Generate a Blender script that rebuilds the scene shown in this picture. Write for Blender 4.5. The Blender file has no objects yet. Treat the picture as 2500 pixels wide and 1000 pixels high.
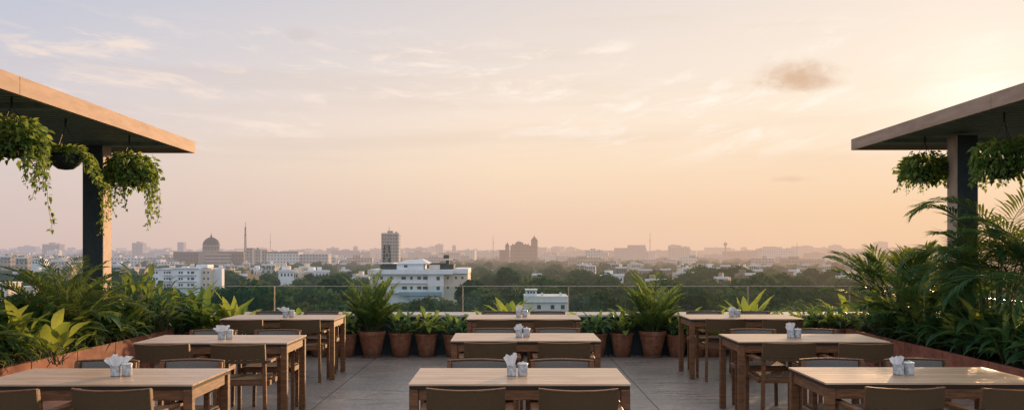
import bpy, bmesh, math, random
import numpy as np
from mathutils import Vector, Matrix
R = math.radians
PI = math.pi
random.seed(7)
S = bpy.context.scene
C = S.collection

# ------------------------------------------------------------------ camera geometry (pixels of the 2500-wide photograph)
F, CX, HY, EYE = 2284.0, 1245.0, 610.0, 1.6
def wx(px, d): return (px - CX) / F * d
def wz(py, d): return EYE - (py - HY) / F * d
GZ = -22.0                                                   # street level far below the terrace

# ------------------------------------------------------------------ helpers
def lin(r, g, b):
    def f(c):
        c /= 255.0
        return c / 12.92 if c <= .04045 else ((c + .055) / 1.055) ** 2.4
    return (f(r), f(g), f(b), 1.0)

class MB:
    def __init__(self):
        self.v, self.f, self.t = [], [], []
    def add(self, vs, fs, tint=.5):
        o = len(self.v)
        self.v += [tuple(p) for p in vs]
        for q in fs:
            self.f.append(tuple(i + o for i in q)); self.t.append(tint)
    def box(self, c, s, rot=None, tint=.5, taper=1.0):
        x, y, z = s[0] / 2, s[1] / 2, s[2] / 2
        t = taper
        vs = [(-x, -y, -z), (x, -y, -z), (x, y, -z), (-x, y, -z), (-x * t, -y * t, z), (x * t, -y * t, z), (x * t, y * t, z), (-x * t, y * t, z)]
        vs = [Vector(p) for p in vs]
        if rot is not None: vs = [rot @ p for p in vs]
        c = Vector(c)
        self.add([p + c for p in vs], [(3, 2, 1, 0), (4, 5, 6, 7), (0, 1, 5, 4), (1, 2, 6, 5), (2, 3, 7, 6), (3, 0, 4, 7)], tint)
    def box2(self, a, b, tint=.5):
        self.box([(a[i] + b[i]) / 2 for i in range(3)], [abs(b[i] - a[i]) for i in range(3)], None, tint)
    def bar(self, a, b, w, h=None, tint=.5):
        a, b = Vector(a), Vector(b); d = b - a; h = h or w
        q = d.to_track_quat('Z', 'Y').to_matrix()
        self.box((a + b) / 2, (w, h, d.length), q, tint)
    def tube(self, pts, rad, n=6, tint=.5, cap=True):
        pts = [Vector(p) for p in pts]
        rads = rad if isinstance(rad, (list, tuple)) else [rad] * len(pts)
        vs, fs = [], []
        for i, p in enumerate(pts):
            d = (pts[min(i + 1, len(pts) - 1)] - pts[max(i - 1, 0)])
            q = d.to_track_quat('Z', 'Y').to_matrix()
            for k in range(n):
                a = 2 * PI * k / n
                vs.append(p + q @ Vector((math.cos(a) * rads[i], math.sin(a) * rads[i], 0)))
        for i in range(len(pts) - 1):
            for k in range(n):
                k2 = (k + 1) % n
                fs.append((i * n + k, i * n + k2, (i + 1) * n + k2, (i + 1) * n + k))
        if cap:
            fs.append(tuple(range(n - 1, -1, -1))); m = (len(pts) - 1) * n
            fs.append(tuple(m + k for k in range(n)))
        self.add(vs, fs, tint)
    def lathe(self, prof, n=28, c=(0, 0, 0), tint=.5, close_bottom=True, close_top=False, sq=None):
        vs, fs = [], []
        for r, z in prof:
            for k in range(n):
                a = 2 * PI * k / n
                ca, sa = math.cos(a), math.sin(a)
                m = 1.0
                if sq: m = (abs(ca) ** sq + abs(sa) ** sq) ** (-1 / sq)
                vs.append((c[0] + ca * r * m, c[1] + sa * r * m, c[2] + z))
        for i in range(len(prof) - 1):
            for k in range(n):
                k2 = (k + 1) % n
                fs.append((i * n + k, i * n + k2, (i + 1) * n + k2, (i + 1) * n + k))
        if close_bottom: fs.append(tuple(range(n - 1, -1, -1)))
        if close_top:
            m = (len(prof) - 1) * n; fs.append(tuple(m + k for k in range(n)))
        self.add(vs, fs, tint)
    def build(self, name, mat, parent=None, bevel=0, smooth=False, loc=None):
        me = bpy.data.meshes.new(name)
        me.from_pydata(self.v, [], self.f); me.validate()
        if len(me.polygons) == len(self.t):
            at = me.attributes.new('tint', 'FLOAT', 'FACE'); at.data.foreach_set('value', self.t)
        if bevel:
            bm = bmesh.new(); bm.from_mesh(me)
            bmesh.ops.bevel(bm, geom=list(bm.edges), offset=bevel, segments=1, affect='EDGES', clamp_overlap=True)
            bm.to_mesh(me); bm.free()
        if smooth: me.shade_smooth()
        me.materials.append(mat)
        o = bpy.data.objects.new(name, me); C.objects.link(o)
        if parent is not None: o.parent = parent
        if loc is not None: o.location = loc
        return o

def tag(o, label=None, cat=None, group=None, kind=None):
    if label: o['label'] = label
    if cat: o['category'] = cat
    if group: o['group'] = group
    if kind: o['kind'] = kind
    return o
def thing(name, label, cat, loc=(0, 0, 0), rz=0, group=None):
    o = bpy.data.objects.new(name, None); C.objects.link(o)
    o.empty_display_size = .1
    o.location = loc; o.rotation_euler = (0, 0, rz)
    return tag(o, label, cat, group)
def dup(root, loc, rz=0, label=None, group=None, scale=None):
    r = root.copy(); C.objects.link(r); r.location = loc; r.rotation_euler = (0, 0, rz)
    if scale is not None: r.scale = scale
    if label: r['label'] = label
    if group: r['group'] = group
    for ch in list(root.children):
        c = ch.copy(); C.objects.link(c); c.parent = r
        for g in list(ch.children):
            d = g.copy(); C.objects.link(d); d.parent = c
    return r

# ------------------------------------------------------------------ materials
class NT:
    def __init__(self, tree): self.t = tree
    def n(self, typ, **kw):
        nd = self.t.nodes.new(typ)
        for k, v in kw.items():
            if k == 'inp':
                for kk, vv in v.items():
                    if hasattr(vv, 'is_output'): self.t.links.new(vv, nd.inputs[kk])
                    else: nd.inputs[kk].default_value = vv
            else: setattr(nd, k, v)
        return nd
    def math(self, op, a, b=None, c=None, clamp=False):
        nd = self.t.nodes.new('ShaderNodeMath'); nd.operation = op; nd.use_clamp = clamp
        for i, x in enumerate((a, b, c)):
            if x is None: continue
            if hasattr(x, 'is_output'): self.t.links.new(x, nd.inputs[i])
            else: nd.inputs[i].default_value = x
        return nd.outputs[0]
    def maprange(self, v, a, b, c=0., d=1., smooth=False):
        nd = self.t.nodes.new('ShaderNodeMapRange')
        if smooth: nd.interpolation_type = 'SMOOTHSTEP'
        self.t.links.new(v, nd.inputs[0])
        for i, x in enumerate((a, b, c, d)): nd.inputs[i + 1].default_value = x
        return nd.outputs[0]
    def ramp(self, v, stops, interp='LINEAR'):
        nd = self.t.nodes.new('ShaderNodeValToRGB'); cr = nd.color_ramp; cr.interpolation = interp
        while len(cr.elements) < len(stops): cr.elements.new(.5)
        for e, (p, c) in zip(cr.elements, stops): e.position = p; e.color = c
        self.t.links.new(v, nd.inputs[0])
        return nd.outputs[0]
    def mix(self, f, a, b, blend='MIX'):
        nd = self.t.nodes.new('ShaderNodeMix'); nd.data_type = 'RGBA'; nd.blend_type = blend
        for i, x in ((0, f), (6, a), (7, b)):
            if hasattr(x, 'is_output'): self.t.links.new(x, nd.inputs[i])
            else: nd.inputs[i].default_value = x
        return nd.outputs[2]
    def link(self, a, b): self.t.links.new(a, b)

def newmat(name):
    m = bpy.data.materials.new(name); m.use_nodes = True
    m.node_tree.nodes.clear()
    N = NT(m.node_tree)
    N.out = N.n('ShaderNodeOutputMaterial')
    return m, N
def noise(N, vec, scale, detail=3, rough=.55, dist=0.):
    nd = N.n('ShaderNodeTexNoise', inp={'Scale': scale, 'Detail': detail, 'Roughness': rough, 'Distortion': dist})
    if vec is not None: N.link(vec, nd.inputs['Vector'])
    return nd.outputs[0]
def mapped(N, sock, scale=(1, 1, 1), rot=(0, 0, 0)):
    m = N.n('ShaderNodeMapping', inp={'Scale': scale, 'Rotation': rot}); N.link(sock, m.inputs['Vector'])
    return m.outputs[0]
def coord(N, what='Object'): return N.n('ShaderNodeTexCoord').outputs[what]

def surf_mat(name, c1, c2, scale=(8, 8, 8), nscale=1., rough=.6, rough2=None, bump=.0, spec=.4, use='Object', detail=4, contrast=(.35, .65), metallic=0., bscale=1.0):
    m, N = newmat(name)
    v = mapped(N, coord(N, use), scale)
    f = noise(N, v, nscale, detail)
    col = N.mix(N.maprange(f, *contrast), c1, c2)
    b = N.n('ShaderNodeBsdfPrincipled', inp={'Base Color': col, 'Specular IOR Level': spec, 'Metallic': metallic})
    if rough2 is not None:
        f2 = noise(N, mapped(N, coord(N, use), [s * .6 for s in scale]), nscale, 3)
        N.link(N.maprange(f2, .3, .7, rough, rough2), b.inputs['Roughness'])
    else: b.inputs['Roughness'].default_value = rough
    if bump:
        bp = N.n('ShaderNodeBump', inp={'Strength': bump, 'Distance': .004 * bscale, 'Height': f}); N.link(bp.outputs[0], b.inputs['Normal'])
    N.link(b.outputs[0], N.out.inputs[0])
    return m

M = {}
M['wood'] = surf_mat('teak_wood', (.10, .042, .017, 1), (.22, .097, .04, 1), (3, 3, 22), 3., .5, .6, .25)
M['wood_h'] = surf_mat('teak_wood_rail', (.10, .042, .017, 1), (.22, .097, .04, 1), (3, 22, 22), 3., .5, .6, .25)
M['back_wood'] = surf_mat('brown_back_panel', (.064, .036, .014, 1), (.098, .056, .023, 1), (140, 220, 160), 1.5, .7, None, .35)
M['grey_fabric'] = surf_mat('grey_woven_fabric', (.12, .11, .10, 1), (.2, .185, .17, 1), (90, 90, 90), 2., .85, None, .5)
M['seat_fabric'] = surf_mat('brown_woven_seat', (.075, .045, .025, 1), (.13, .08, .045, 1), (80, 80, 80), 2., .8, None, .5)
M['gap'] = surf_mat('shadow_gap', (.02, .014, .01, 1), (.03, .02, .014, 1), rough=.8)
M['corten'] = surf_mat('rust_red_planter', (.20, .062, .037, 1), (.33, .115, .07, 1), (3.5, 3.5, 5), 2., .75, .9, .3)
M['soil'] = surf_mat('dark_soil', (.012, .009, .006, 1), (.035, .025, .016, 1), (30, 30, 30), 1., .95, None, .8)
M['terracotta'] = surf_mat('terracotta_clay', (.19, .07, .036, 1), (.31, .125, .068, 1), (9, 9, 14), 1.6, .75, .9, .3)
M['parapet'] = surf_mat('dark_parapet_wall', (.030, .045, .05, 1), (.05, .068, .072, 1), (3, 3, 3), 2., .7, None, .2)
M['cap'] = surf_mat('pale_stone_coping', (.42, .37, .33, 1), (.55, .49, .44, 1), (4, 4, 4), 2., .45, .6, .15)
M['fascia'] = surf_mat('tan_plaster_fascia', (.30, .20, .14, 1), (.42, .29, .215, 1), (1.2, 1.2, 7), 2., .75, None, .2, detail=6, contrast=(.3, .66))
M['column'] = surf_mat('column_sunlit_tone', (.40, .29, .22, 1), (.48, .35, .27, 1), (5, 5, 3), 2., .7, None, .15)  # sunlit tone of the inner column face, put into the colour
M['column_shade'] = surf_mat('column_shade_tone', (.016, .028, .031, 1), (.028, .042, .045, 1), (5, 5, 3), 2., .55, None, .15)  # shade of the column front, put into the colour
M['soffit'] = surf_mat('dark_slat_soffit', (.15, .20, .20, 1), (.23, .28, .275, 1), (4, 20, 4), 2., .6, None, .2)
M['marble'] = surf_mat('grey_marble_ceramic', (.30, .33, .37, 1), (.55, .57, .60, 1), (22, 22, 22), 2., .35, None, .0, contrast=(.4, .6))
M['lid'] = surf_mat('white_ceramic_lid', (.6, .58, .56, 1), (.7, .68, .66, 1), rough=.35)
M['paper'] = surf_mat('white_paper_napkin', (.66, .66, .68, 1), (.8, .79, .79, 1), (40, 40, 40), 1., .9, None, .3)
M['metal'] = surf_mat('brushed_rail_metal', (.42, .36, .30, 1), (.5, .44, .37, 1), rough=.35, metallic=.7)
M['bowl'] = surf_mat('black_hanging_bowl', (.010, .014, .016, 1), (.02, .024, .026, 1), (12, 12, 12), 1., .55)
M['wire'] = surf_mat('dark_wire', (.02, .02, .02, 1), (.03, .03, .03, 1), rough=.5)
M['stem'] = surf_mat('green_stem', (.06, .08, .025, 1), (.10, .11, .04, 1), rough=.6)

def pot_mat():
    m, N = newmat('weathered_terracotta')
    v = coord(N); rnd = N.n('ShaderNodeObjectInfo').outputs['Random']
    off = N.n('ShaderNodeVectorMath', operation='ADD', inp={0: v}); cmb = N.n('ShaderNodeCombineXYZ', inp={0: N.math('MULTIPLY', rnd, 40.), 1: N.math('MULTIPLY', rnd, 17.)}); N.link(cmb.outputs[0], off.inputs[1])
    f = noise(N, mapped(N, off.outputs[0], (9, 9, 14)), 1.6, 5)
    st = noise(N, mapped(N, off.outputs[0], (14, 14, 2.5)), 1., 5, .6)
    col = N.mix(N.maprange(f, .35, .65), (.17, .062, .032, 1), (.31, .125, .068, 1))
    col = N.mix(N.maprange(st, .52, .70, 0, .45), col, (.42, .30, .23, 1))
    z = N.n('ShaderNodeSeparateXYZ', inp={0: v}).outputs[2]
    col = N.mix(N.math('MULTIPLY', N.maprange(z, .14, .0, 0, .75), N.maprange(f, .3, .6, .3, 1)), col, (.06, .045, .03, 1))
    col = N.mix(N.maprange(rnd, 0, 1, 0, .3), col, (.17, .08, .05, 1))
    b = N.n('ShaderNodeBsdfPrincipled', inp={'Base Color': col, 'Roughness': .85, 'Specular IOR Level': .3})
    bp = N.n('ShaderNodeBump', inp={'Strength': .35, 'Distance': .004, 'Height': f}); N.link(bp.outputs[0], b.inputs['Normal'])
    N.link(b.outputs[0], N.out.inputs[0]); return m
M['terracotta'] = pot_mat()

def tabletop_mat():
    m, N = newmat('pale_slatted_tabletop')
    v = mapped(N, coord(N), (1.2, 26, 10))
    f = noise(N, v, 2., 5, .6)
    at = N.n('ShaderNodeAttribute', attribute_name='tint').outputs['Fac']
    col = N.mix(N.maprange(f, .3, .7), (.38, .235, .135, 1), (.70, .48, .305, 1))
    col = N.mix(N.maprange(at, 0, 1, 0, .8), col, (.33, .21, .13, 1))
    wr = noise(N, mapped(N, N.n('ShaderNodeNewGeometry').outputs['Position'], (3.2, 5.5, 1)), 1., 5, .65)
    col = N.mix(N.maprange(wr, .48, .72, 0, .4), col, (.24, .15, .09, 1))
    b = N.n('ShaderNodeBsdfPrincipled', inp={'Base Color': col, 'Specular IOR Level': 1.0})
    N.link(N.math('ADD', N.maprange(f, .3, .7, .27, .37), N.maprange(wr, .4, .7, 0, .10)), b.inputs['Roughness'])
    bp = N.n('ShaderNodeBump', inp={'Strength': .15, 'Distance': .002, 'Height': f}); N.link(bp.outputs[0], b.inputs['Normal'])
    N.link(b.outputs[0], N.out.inputs[0]); return m
M['top'] = tabletop_mat()

def floor_mat():
    m, N = newmat('brushed_stone_floor')
    pos = N.n('ShaderNodeNewGeometry').outputs['Position']
    sx = N.n('ShaderNodeSeparateXYZ', inp={0: pos})
    f = noise(N, mapped(N, pos, (1.3, 9, 1)), 1., 7, .8)
    g = noise(N, mapped(N, pos, (.9, .7, 1)), 1., 4, .6)
    fine = noise(N, mapped(N, pos, (26, 120, 1)), 1., 3, .6)
    col = N.mix(N.maprange(f, .3, .7), (.13, .108, .096, 1), (.58, .47, .41, 1))
    col = N.mix(N.maprange(g, .35, .7, 0, .55), col, (.16, .135, .122, 1))
    sp_ = noise(N, mapped(N, pos, (22, 11, 1)), 1., 3, .7)
    col = N.mix(N.maprange(sp_, .35, .65, .0, .6), col, (.07, .062, .06, 1))
    # joints every 3.5 m across and every 1.2 m in depth
    jx = N.math('ABSOLUTE', N.math('SUBTRACT', N.math('FRACT', N.math('DIVIDE', N.math('ADD', sx.outputs[0], 101.75 + 1.75), 3.5)), .5))
    jx = N.math('GREATER_THAN', jx, .4984)
    jy = N.math('ABSOLUTE', N.math('SUBTRACT', N.math('FRACT', N.math('DIVIDE', N.math('ADD', sx.outputs[1], 100.3), 1.2)), .5))
    jy = N.math('MULTIPLY', N.math('GREATER_THAN', jy, .4955), .55)
    j = N.math('MAXIMUM', jx, jy)
    col = N.mix(j, col, (.03, .03, .03, 1))
    b = N.n('ShaderNodeBsdfPrincipled', inp={'Base Color': col, 'Specular IOR Level': .5})
    r = N.math('ADD', N.maprange(f, .3, .7, .24, .44), N.maprange(g, .3, .7, -.06, .06))
    N.link(N.math('MAXIMUM', r, N.math('MULTIPLY', j, .8)), b.inputs['Roughness'])
    h = N.math('ADD', N.math('MULTIPLY', f, .6), N.math('MULTIPLY', fine, .4))
    bp = N.n('ShaderNodeBump', inp={'Strength': .8, 'Distance': .006, 'Height': h}); N.link(bp.outputs[0], b.inputs['Normal'])
    N.link(b.outputs[0], N.out.inputs[0]); return m
M['floor'] = floor_mat()

def glass_mat():
    m, N = newmat('clear_balustrade_glass')
    tr = N.n('ShaderNodeBsdfTransparent', inp={'Color': (.80, .89, .885, 1)})
    gl = N.n('ShaderNodeBsdfGlossy', inp={'Roughness': .02, 'Color': (.9, .95, 1, 1)})
    fr = N.n('ShaderNodeFresnel', inp={'IOR': 1.45})
    mx = N.n('ShaderNodeMixShader', inp={0: N.math('MULTIPLY', fr.outputs[0], .9), 1: tr.outputs[0], 2: gl.outputs[0]})
    N.link(mx.outputs[0], N.out.inputs[0]); return m
M['glass'] = glass_mat()

def leaf_mat(name, dark, mid, light, trans=.35, rough=.42, haze=False, tcol=None):
    m, N = newmat(name)
    at = N.n('ShaderNodeAttribute', attribute_name='tint').outputs['Fac']
    rnd = N.n('ShaderNodeObjectInfo').outputs['Random']
    t = N.math('ADD', at, N.maprange(rnd, 0, 1, -.1, .1))
    col = N.ramp(t, [(0, dark), (.5, mid), (1, light)])
    f = noise(N, mapped(N, coord(N), (30, 30, 30)), 1., 2)
    col = N.mix(N.maprange(f, .3, .7, 0, .35), col, dark)
    b = N.n('ShaderNodeBsdfPrincipled', inp={'Base Color': col, 'Roughness': rough, 'Specular IOR Level': .25})
    tc = N.mix(.5, col, tcol or (.34, .40, .05, 1))
    tl = N.n('ShaderNodeBsdfTranslucent', inp={'Color': tc})
    mx = N.n('ShaderNodeMixShader', inp={0: trans, 1: b.outputs[0], 2: tl.outputs[0]})
    N.link(mx.outputs[0], N.out.inputs[0])
    return m
M['leaf_deep'] = leaf_mat('deep_green_leaf', (.013, .060, .036, 1), (.050, .155, .058, 1), (.20, .30, .08, 1), .42, .5)
M['leaf_light'] = leaf_mat('yellow_green_leaf', (.06, .13, .03, 1), (.20, .29, .05, 1), (.46, .46, .09, 1), .5, .5)
M['leaf_palm'] = leaf_mat('palm_leaflet', (.016, .066, .034, 1), (.050, .145, .052, 1), (.22, .28, .07, 1), .5, .6)
M['leaf_ivy'] = leaf_mat('ivy_leaf', (.06, .13, .04, 1), (.17, .29, .07, 1), (.50, .52, .12, 1), .55, .5)

# evening haze painted into surfaces as emission, more with distance, warmer towards the sun
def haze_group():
    g = bpy.data.node_groups.new('painted_haze', 'ShaderNodeTree')
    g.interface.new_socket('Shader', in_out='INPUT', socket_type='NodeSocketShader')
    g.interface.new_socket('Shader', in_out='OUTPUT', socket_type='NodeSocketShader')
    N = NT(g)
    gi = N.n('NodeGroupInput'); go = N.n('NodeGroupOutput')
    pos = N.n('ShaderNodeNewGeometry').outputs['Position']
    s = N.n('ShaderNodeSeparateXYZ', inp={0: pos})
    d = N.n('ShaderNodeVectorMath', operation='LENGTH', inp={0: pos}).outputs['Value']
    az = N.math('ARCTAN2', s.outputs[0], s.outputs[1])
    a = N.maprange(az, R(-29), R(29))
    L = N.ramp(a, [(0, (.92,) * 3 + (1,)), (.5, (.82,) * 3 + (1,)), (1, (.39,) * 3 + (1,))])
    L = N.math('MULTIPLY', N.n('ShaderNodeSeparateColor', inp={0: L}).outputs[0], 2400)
    # share of the painted haze grows with distance, faster towards the sun
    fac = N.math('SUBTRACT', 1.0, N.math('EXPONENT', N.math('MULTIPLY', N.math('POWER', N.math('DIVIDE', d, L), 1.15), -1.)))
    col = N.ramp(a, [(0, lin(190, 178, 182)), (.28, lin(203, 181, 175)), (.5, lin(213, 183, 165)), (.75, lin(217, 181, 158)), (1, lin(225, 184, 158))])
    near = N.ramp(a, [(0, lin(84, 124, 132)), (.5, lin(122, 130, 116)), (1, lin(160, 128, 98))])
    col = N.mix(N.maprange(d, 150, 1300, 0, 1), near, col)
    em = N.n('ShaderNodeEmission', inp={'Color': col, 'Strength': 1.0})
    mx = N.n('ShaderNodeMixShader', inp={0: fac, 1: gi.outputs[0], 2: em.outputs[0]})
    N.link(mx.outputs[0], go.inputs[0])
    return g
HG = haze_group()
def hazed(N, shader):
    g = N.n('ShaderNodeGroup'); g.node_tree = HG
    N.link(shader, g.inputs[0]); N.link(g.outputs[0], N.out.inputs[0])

def city_mat(name, col, col2=None, windows=None, wcol=(.07, .085, .10, 1), rough=.8, pitch=(3.2, 3.3)):
    m, N = newmat(name)
    obj = coord(N)
    f = noise(N, mapped(N, obj, (.25, .25, .12)), 1., 4, .65)
    st = noise(N, mapped(N, obj, (1.2, 1.2, .15)), 1., 3, .6)
    c = N.mix(N.maprange(N.math('ADD', N.math('MULTIPLY', f, .6), N.math('MULTIPLY', st, .4)), .35, .65), col, col2 or tuple(x * .72 for x in col[:3]) + (1,))
    rnd = N.n('ShaderNodeObjectInfo').outputs['Random']
    c = N.mix(N.maprange(rnd, 0, 1, 0, .18), c, (.30, .24, .2, 1))
    if windows:
        nx = N.n('ShaderNodeSeparateXYZ', inp={0: N.n('ShaderNodeTexCoord').outputs['Normal']})
        s = N.n('ShaderNodeSeparateXYZ', inp={0: obj})
        side = N.math('GREATER_THAN', N.math('ABSOLUTE', nx.outputs[0]), .5)
        u = N.math('ADD', N.math('MULTIPLY', s.outputs[0], N.math('SUBTRACT', 1., side)), N.math('MULTIPLY', s.outputs[1], side))
        fu = N.math('FRACT', N.math('DIVIDE', N.math('ADD', u, 300.), pitch[0]))
        fz = N.math('FRACT', N.math('DIVIDE', N.math('ADD', s.outputs[2], 330.), pitch[1]))
        w = N.math('MULTIPLY', N.math('MULTIPLY', N.math('GREATER_THAN', fu, 1 - windows[0]), N.math('GREATER_THAN', fz, .35)), N.math('LESS_THAN', fz, .35 + windows[1]))
        w = N.math('MULTIPLY', w, N.math('LESS_THAN', N.math('ABSOLUTE', nx.outputs[2]), .5))
        c = N.mix(w, c, wcol)
    b = N.n('ShaderNodeBsdfPrincipled', inp={'Base Color': c, 'Roughness': rough, 'Specular IOR Level': .2})
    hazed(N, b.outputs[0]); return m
M['white_wall'] = city_mat('white_painted_wall', (.80, .82, .86, 1), (.66, .68, .73, 1))
M['cream_wall'] = city_mat('cream_painted_wall', (.74, .64, .54, 1))
M['green_wall'] = city_mat('pale_green_wall', (.72, .70, .69, 1), (.58, .57, .57, 1))
M['blue_wall'] = city_mat('pale_blue_wall', (.30, .42, .52, 1))
M['stone'] = city_mat('old_brown_stone', (.15, .105, .08, 1), (.09, .066, .05, 1), (.4, .5), (.04, .035, .03, 1), pitch=(3.6, 5.))
M['stone_plain'] = city_mat('old_plain_stone', (.30, .24, .18, 1), (.2, .155, .12, 1))
M['dome'] = city_mat('weathered_dome', (.06, .048, .04, 1), (.04, .032, .028, 1))
M['window'] = city_mat('dark_window', (.055, .07, .08, 1), (.035, .045, .055, 1), rough=.3)
M['dark_roof'] = city_mat('dark_roof_gear', (.05, .055, .055, 1))
M['red_roof'] = city_mat('red_sheet_roof', (.42, .11, .08, 1))
M['mast'] = city_mat('steel_mast', (.10, .09, .085, 1))
M['block_pale'] = city_mat('pale_block_wall', (.50, .46, .44, 1), None, (.5, .42))
M['block_white'] = city_mat('white_block_wall', (.66, .64, .63, 1), None, (.42, .4))
M['block_tan'] = city_mat('tan_block_wall', (.42, .33, .26, 1), None, (.5, .42))
M['block_grey'] = city_mat('grey_block_wall', (.30, .30, .32, 1), None, (.55, .45))
M['tower'] = city_mat('gridded_tower_wall', (.42, .40, .40, 1), None, (.68, .5), (.05, .06, .075, 1), pitch=(2.6, 3.1))
M['bands'] = city_mat('banded_office_wall', (.40, .32, .25, 1), None, (.93, .42), (.06, .065, .07, 1), pitch=(9., 3.6))

def ground_mat():
    m, N = newmat('hazy_ground')
    pos = N.n('ShaderNodeNewGeometry').outputs['Position']
    f = noise(N, mapped(N, pos, (.02, .02, .02)), 1., 5, .6)
    col = N.mix(N.maprange(f, .4, .6), (.035, .05, .028, 1), (.13, .11, .085, 1))
    b = N.n('ShaderNodeBsdfDiffuse', inp={'Color': col}); hazed(N, b.outputs[0]); return m
M['ground'] = ground_mat()
def tree_mat(name, dark, mid, light):
    m, N = newmat(name)
    at = N.n('ShaderNodeAttribute', attribute_name='tint').outputs['Fac']
    rnd = N.n('ShaderNodeObjectInfo').outputs['Random']
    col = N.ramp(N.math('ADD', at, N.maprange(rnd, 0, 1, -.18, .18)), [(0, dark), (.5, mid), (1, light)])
    b = N.n('ShaderNodeBsdfDiffuse', inp={'Color': col})
    tl = N.n('ShaderNodeBsdfTranslucent', inp={'Color': N.mix(.5, col, (.12, .14, .03, 1))})
    mx = N.n('ShaderNodeMixShader', inp={0: .22, 1: b.outputs[0], 2: tl.outputs[0]})
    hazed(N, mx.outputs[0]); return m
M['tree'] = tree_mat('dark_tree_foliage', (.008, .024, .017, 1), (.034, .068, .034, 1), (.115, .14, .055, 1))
M['bark'] = city_mat('grey_brown_bark', (.07, .055, .04, 1))

# ------------------------------------------------------------------ world: evening sky
SUN_AZ, SUN_EL = R(27.0), R(8.0)
sun_dir = Vector((math.sin(SUN_AZ) * math.cos(SUN_EL), math.cos(SUN_AZ) * math.cos(SUN_EL), math.sin(SUN_EL)))
W = bpy.data.worlds.new('World'); S.world = W; W.use_nodes = True
W.node_tree.nodes.clear()
N = NT(W.node_tree)
wout = N.n('ShaderNodeOutputWorld')
dirv = N.n('ShaderNodeVectorMath', operation='NORMALIZE', inp={0: N.n('ShaderNodeTexCoord').outputs['Generated']}).outputs[0]
sp = N.n('ShaderNodeSeparateXYZ', inp={0: dirv})
el = N.math('ARCSINE', sp.outputs[2])
az = N.math('ARCTAN2', sp.outputs[0], sp.outputs[1])
e = N.maprange(el, 0, R(30))
left = N.ramp(e, [(0, lin(207, 186, 178)), (.08, lin(213, 194, 187)), (.2, lin(216, 203, 198)), (.34, lin(206, 203, 209)), (.5, lin(186, 194, 211)), (1, lin(205, 215, 230))])
mid = N.ramp(e, [(0, lin(229, 195, 173)), (.07, lin(235, 204, 179)), (.16, lin(244, 219, 190)), (.26, lin(245, 226, 206)), (.37, lin(234, 221, 210)), (.5, lin(222, 213, 208)), (1, lin(222, 226, 230))])
rite = N.ramp(e, [(0, lin(238, 199, 163)), (.07, lin(243, 206, 166)), (.15, lin(247, 217, 183)), (.27, lin(252, 235, 211)), (.38, lin(250, 234, 214)), (.5, lin(243, 228, 214)), (1, lin(236, 228, 220))])
c = N.mix(N.maprange(az, R(-28), R(0), 0, 1), left, mid)
c = N.mix(N.maprange(az, R(0), R(24), 0, 1), c, rite)
# unseen sky behind the camera, brightened to a pale blue as fill light
back = N.maprange(sp.outputs[1], .5, -.2, 0, 1, True)
c = N.mix(back, c, (.86, .93, 1.02, 1))
# wisps of thin cloud
v1 = N.n('ShaderNodeCombineXYZ', inp={0: N.math('MULTIPLY', az, 5.), 1: N.math('MULTIPLY', el, 34.), 2: 3.3}).outputs[0]
vl = N.n('ShaderNodeCombineXYZ', inp={0: N.math('MULTIPLY', az, 16.), 1: N.math('MULTIPLY', el, 46.), 2: 7.7}).outputs[0]
tilt = N.n('ShaderNodeVectorRotate', rotation_type='Z_AXIS', inp={0: vl, 'Angle': N.maprange(az, R(-20), R(20), R(16), R(-26))})
w1 = noise(N, mapped(N, tilt.outputs[0], (.55, 1.15, 1)), 1.15, 8, .64, .5)
w2 = noise(N, mapped(N, v1, (.9, .55, 1)), 1.3, 3, .5)
wisp = N.math('MULTIPLY', N.maprange(w1, .47, .68, 0, 1, True), N.maprange(w2, .38, .56, 0, 1, True))
wisp = N.math('MULTIPLY', wisp, N.math('MULTIPLY', N.maprange(el, R(4.5), R(7.5), 0, 1, True), N.maprange(el, R(14.), R(11.5), 0, 1, True)))
wisp = N.math('MULTIPLY', wisp, N.maprange(az, R(12), R(24), 1, .45))
c = N.mix(N.math('MULTIPLY', wisp, .8), c, N.mix(N.maprange(az, R(-28), R(20)), lin(240, 221, 207), (1.04, .95, .83, 1)))
# soft streaks of haze
w3 = noise(N, mapped(N, v1, (.35, .8, 1)), 1.4, 4, .55)
c = N.mix(N.math('MULTIPLY', N.maprange(w3, .5, .72, 0, .25, True), N.maprange(el, R(1), R(5))), c, N.mix(N.maprange(az, R(-28), R(20)), lin(196, 186, 186), lin(236, 205, 172)))
def puff(px, py, sx, sy, seed, strength, col, thr=(1.3, .0)):
    global c
    a0 = math.atan((px - CX) / F); e0 = math.atan((HY - py) * math.cos(a0) / F)
    vv = N.n('ShaderNodeCombineXYZ', inp={0: N.math('MULTIPLY', az, 90.), 1: N.math('MULTIPLY', el, 130.), 2: seed}).outputs[0]
    n1 = noise(N, vv, 1., 5, .6)
    dx = N.math('DIVIDE', N.math('SUBTRACT', az, a0), sx)
    dy = N.math('DIVIDE', N.math('SUBTRACT', el, e0), sy)
    low = N.maprange(dy, 0, -1, 1, 2.2)                            # flatter underneath
    r = N.math('SQRT', N.math('ADD', N.math('MULTIPLY', dx, dx), N.math('MULTIPLY', N.math('MULTIPLY', dy, dy), low)))
    r = N.math('ADD', r, N.maprange(n1, .25, .75, .28, -.28))
    c = N.mix(N.math('MULTIPLY', N.maprange(r, thr[0], thr[1], 0, 1, True), strength), c, col)
puff(1945, 190, .042, .0185, 1.7, .8, lin(211, 172, 140))
puff(1990, 205, .028, .010, 4.2, .5, lin(218, 186, 158))
puff(735, 88, .020, .009, 8.1, .35, lin(200, 188, 182))
puff(1930, 437, .024, .0045, 5.1, .35, lin(214, 178, 150))
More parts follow.
